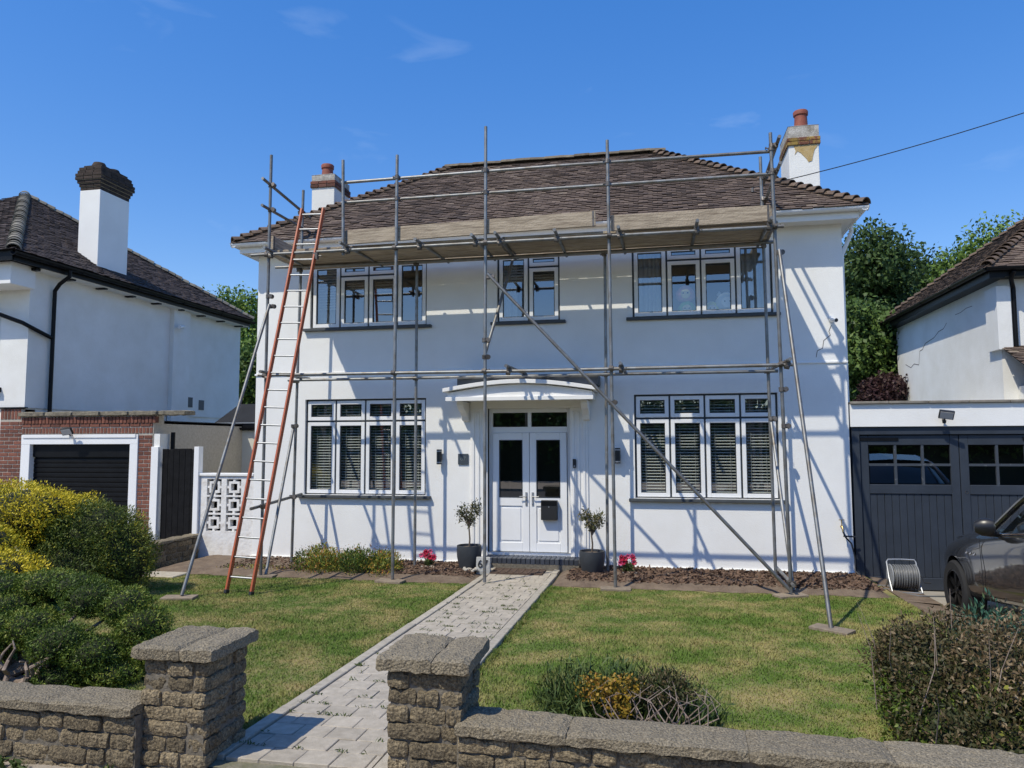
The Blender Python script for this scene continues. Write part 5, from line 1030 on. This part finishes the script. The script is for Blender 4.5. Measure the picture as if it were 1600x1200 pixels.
bl = [(9.0, -6.75, 0.46, 0.461, 0.5, 0.399), (8.780000000000001, -6.5, 0.48, 0.24, 0.3, 0.247), (9.35, -6.9, 0.42, 0.528, 0.55, 0.456), (8.91, -7.1, 0.24, 0.403, 0.4, 0.342), (9.5, -7.2, 0.31, 0.576, 0.5, 0.427), (9.9, -6.8, 0.41, 0.576, 0.6, 0.427), (8.81, -6.8, 0.48, 0.269, 0.35, 0.266), (9.15, -7.35, 0.18, 0.48, 0.35, 0.342), (10.2, -7.1, 0.36, 0.48, 0.5, 0.475)]
st_ = []
for i in range(34):
    lb = bl[g.randrange(len(bl))]; p0 = Vector((lb[0]+g.uniform(-.3, .3), lb[1]-.12+g.uniform(-.28, .15), .25)); q = p0+Vector((g.uniform(-.22, .22), g.uniform(-.25, .1), g.uniform(.35, .78))); st_.append(([p0, p0.lerp(q, .55)+Vector((g.uniform(-.05, .05), -.03, .05)), q], .0042))
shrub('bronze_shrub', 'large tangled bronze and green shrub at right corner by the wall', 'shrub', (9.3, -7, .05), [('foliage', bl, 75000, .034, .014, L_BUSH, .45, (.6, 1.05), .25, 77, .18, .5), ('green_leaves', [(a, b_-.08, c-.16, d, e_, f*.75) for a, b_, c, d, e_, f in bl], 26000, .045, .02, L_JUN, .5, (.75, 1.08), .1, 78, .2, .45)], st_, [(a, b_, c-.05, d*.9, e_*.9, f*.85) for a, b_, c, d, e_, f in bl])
shrub('blue_green_shrub', 'small blue green conifer with yellow tips beside the parked car', 'shrub', (10.1, -4.9, 0), [('foliage', [(9.95, -4.8, .25, .28, .28, .30), (10.45, -4.7, .22, .35, .3, .28), (10.2, -5.1, .15, .35, .3, .22)], 4500, .06, .016, L_BLUE, .7, (.6, 1.06), .3, 79, .25, .5)])
cpl = [(6.60, -7.45, .34, .22, .2, .28), (6.85, -7.42, .36, .22, .2, .28), (7.10, -7.40, .34, .24, .2, .26), (7.34, -7.45, .26, .2, .18, .24), (6.46, -7.35, .28, .18, .2, .26)]
tw = []
for i in range(30): p0 = Vector((6.95+g.uniform(-.12, .35), -7.66+g.uniform(-.08, .1), .30)); a = g.uniform(0, 6.3); rr = g.uniform(.08, .2); tw.append(([p0, p0+Vector((rr*math.cos(a), -.04, .10)), p0+Vector((rr*1.3*math.cos(a+.5), -.03+rr*.4*math.sin(a), .20)), p0+Vector((rr*.9*math.cos(a+1.1), .0, .26+g.uniform(-.05, .04)))], .0055))
shrub('spurge_clump', 'clump of upright green stems, yellow heads and dry twisted twigs behind right wall', 'plant', (6.95, -7.45, .07), [('foliage', cpl, 8500, .085, .010, L_EUPH, .35, (.2, 1.08), .9, 81, .25, .45), ('yellow_heads', [(6.74, -7.62, .52, .15, .10, .09), (6.88, -7.62, .54, .14, .1, .08), (6.88, -7.66, .42, .1, .08, .08)], 950, .022, .018, L_YELL, .5, (.3, 1.05), .3, 82, .2, .5), ('dry_heads', [(7.12, -7.55, .52, .22, .12, .12)], 1500, .025, .012, L_BUSH, .5, (.3, 1.05), .3, 83)], tw)
def tree(label, x, y, h, crown, lm, n, seed, ls=.22):
    t = thing('tree', label, 'tree', (x, y, -.2), 'trees beyond the houses'); k = MB(); k.tube([(x, y, -.3), (x+.1, y, h*.3), (x, y, h*.6), (x, y, h*.8)], .2, 8, True, [.24, .19, .12, .05]); g = random.Random(seed)
    for lb in crown: q = Vector(lb[:3]); p = Vector((x, y, h*g.uniform(.25, .5))); k.tube([p, p.lerp(q, .5)+Vector((0, 0, .2)), q], .06, 6, True, [.09, .06, .025])
    k.build('trunk', BARKT, t, smooth=True); leaves('crown', crown, n, ls, ls*.6, lm, t, .35, (.35, 1.06), .15, seed, .28, .5)
def at(px, py, y):
    d = fw+r2*((px-800)/FPX)+u2*((600-py)/FPX); return CAM+d*((y-CAM.y)/d.y)
def crown_of(px0, px1, ptop, pbot, y, n, seed, rs=1.0):
    g = random.Random(seed); A = at(px0, pbot, y); B = at(px1, ptop, y); L_ = []; wd_, hh = B.x-A.x, B.z-A.z; cx, cz = (A.x+B.x)/2, (A.z+B.z)/2
    for i in range(n):
        a = g.uniform(0, 6.283); r_ = math.sqrt(g.random())*.74; r0 = rs*g.uniform(.20, .30)*min(wd_, hh)
        L_.append((cx+math.cos(a)*r_*wd_/2, y+g.uniform(-1, 1)*wd_*.25, cz+math.sin(a)*r_*hh/2, r0*1.15, r0*1.15, r0))
    return L_
for lab, px0, px1, pt_, pb_, y_, lm, n, sd in (
    ('dark evergreen tree directly behind the right house corner', 1285, 1425, 345, 700, 13, L_DARK, 17000, 1), ('tall dark tree with pointed top behind the right neighbour', 1395, 1530, 345, 600, 17, L_DARK, 15000, 2),
    ('bright green broadleaf tree behind the right neighbour roof', 1475, 1640, 352, 560, 15, L_LIGHT, 13000, 3), ('mid green tree low between the house and right neighbour', 1290, 1440, 440, 690, 10.5, L_TREE, 13000, 4),
    ('light green tree behind left neighbour roof beside the house', 298, 425, 446, 660, 15, L_LIGHT, 12000, 5), ('green tree low behind the left passage', 350, 440, 540, 670, 11, L_TREE, 6000, 6)):
    c = crown_of(px0, px1, pt_, pb_, y_, 24, sd); mx = sum(q[0] for q in c)/len(c); tree(lab, mx, y_, max(q[2] for q in c), c, lm, int(n*2.2), sd, .15)
cc = crown_of(1345, 1412, 570, 650, 9.0, 7, 9, 1.1); t = thing('copper_shrub', 'dark copper-leaved shrub low behind the garage parapet', 'shrub', (cc[0][0], 9, 0)); leaves('foliage', cc, 5000, .10, .06, L_COPPER, t, .4, (.4, 1.05), .1, 91, .25); k = MB(); k.tube([(cc[0][0], 9, -.2), (cc[0][0], 9, 2.6)], .06, 7); k.build('stem', BARKT, t)

gt = [(PX0-.03+rnd.uniform(-.02, .01), rnd.uniform(-7.8, -1.7), 0, .05, .07, .035) for i in range(60)]+[(PX1+.03+rnd.uniform(-.01, .02), rnd.uniform(-7.8, -1.7), 0, .05, .07, .035) for i in range(50)]+[(rnd.uniform(6.2, 9), -7.88+rnd.uniform(-.02, .08), 0, .09, .05, .06) for i in range(45)]+[(rnd.uniform(3.1, 4.4), -7.62+rnd.uniform(-.06, .1), 0, .08, .05, .05) for i in range(16)]
gt = [(a_, b_, gz(b_)+.02, c_, d_, e_) for a_, b_, q_, c_, d_, e_ in gt]
o = leaves('grass_tufts', gt, 9000, .05, .006, leafmat('tuft_grass', [(0, (.07, .12, .02)), (.6, (.14, .19, .035)), (1, (.36, .29, .12))]), None, .25, (.1, 1), 1.0, 97); o['kind'] = 'stuff'; o['label'] = 'longer grass tufts along the path edging and the garden wall'; o['category'] = 'grass'
wv = [(rnd.uniform(2.2, 4.0), -8.30, .085, .06, .03, .05) for i in range(5)]
o = leaves('pavement_weeds', wv, 260, .05, .018, L_WEED, None, .3, (.2, 1), .6, 96); o['kind'] = 'stuff'; o['label'] = 'tiny green weeds at the foot of the left stone wall'; o['category'] = 'weeds'
# hedge added out of view across the road to darken ground floor reflections
hl = [(x_+rnd.uniform(-1, 1), -27+rnd.uniform(-1, 1), rnd.uniform(1.5, 4.2), 2.4, 1.5, rnd.uniform(1.6, 2.6)) for x_ in range(-34, 48, 3) for q_ in (0, 1)]
hd = thing('hedge', '', '', (7, -27, 0)); o = leaves('foliage', hl, 60000, .3, .2, L_TREE, hd, .35, (.6, 1.05), .1, 95, .2, .5); o['kind'] = 'stuff'; k = MB()
for i in range(28): k.box(-34+i*3, -27.6, -.1, -31+i*3, -26.6, rnd.uniform(3.6, 5.2))  # solid dark boxes added so no sky shows through in the reflections
o = k.build('twig_shade_core', TWIG_SHADE, hd); o['kind'] = 'stuff'
tag(hd, 'tall dark hedge added out of view to darken the ground floor reflections', 'hedge')
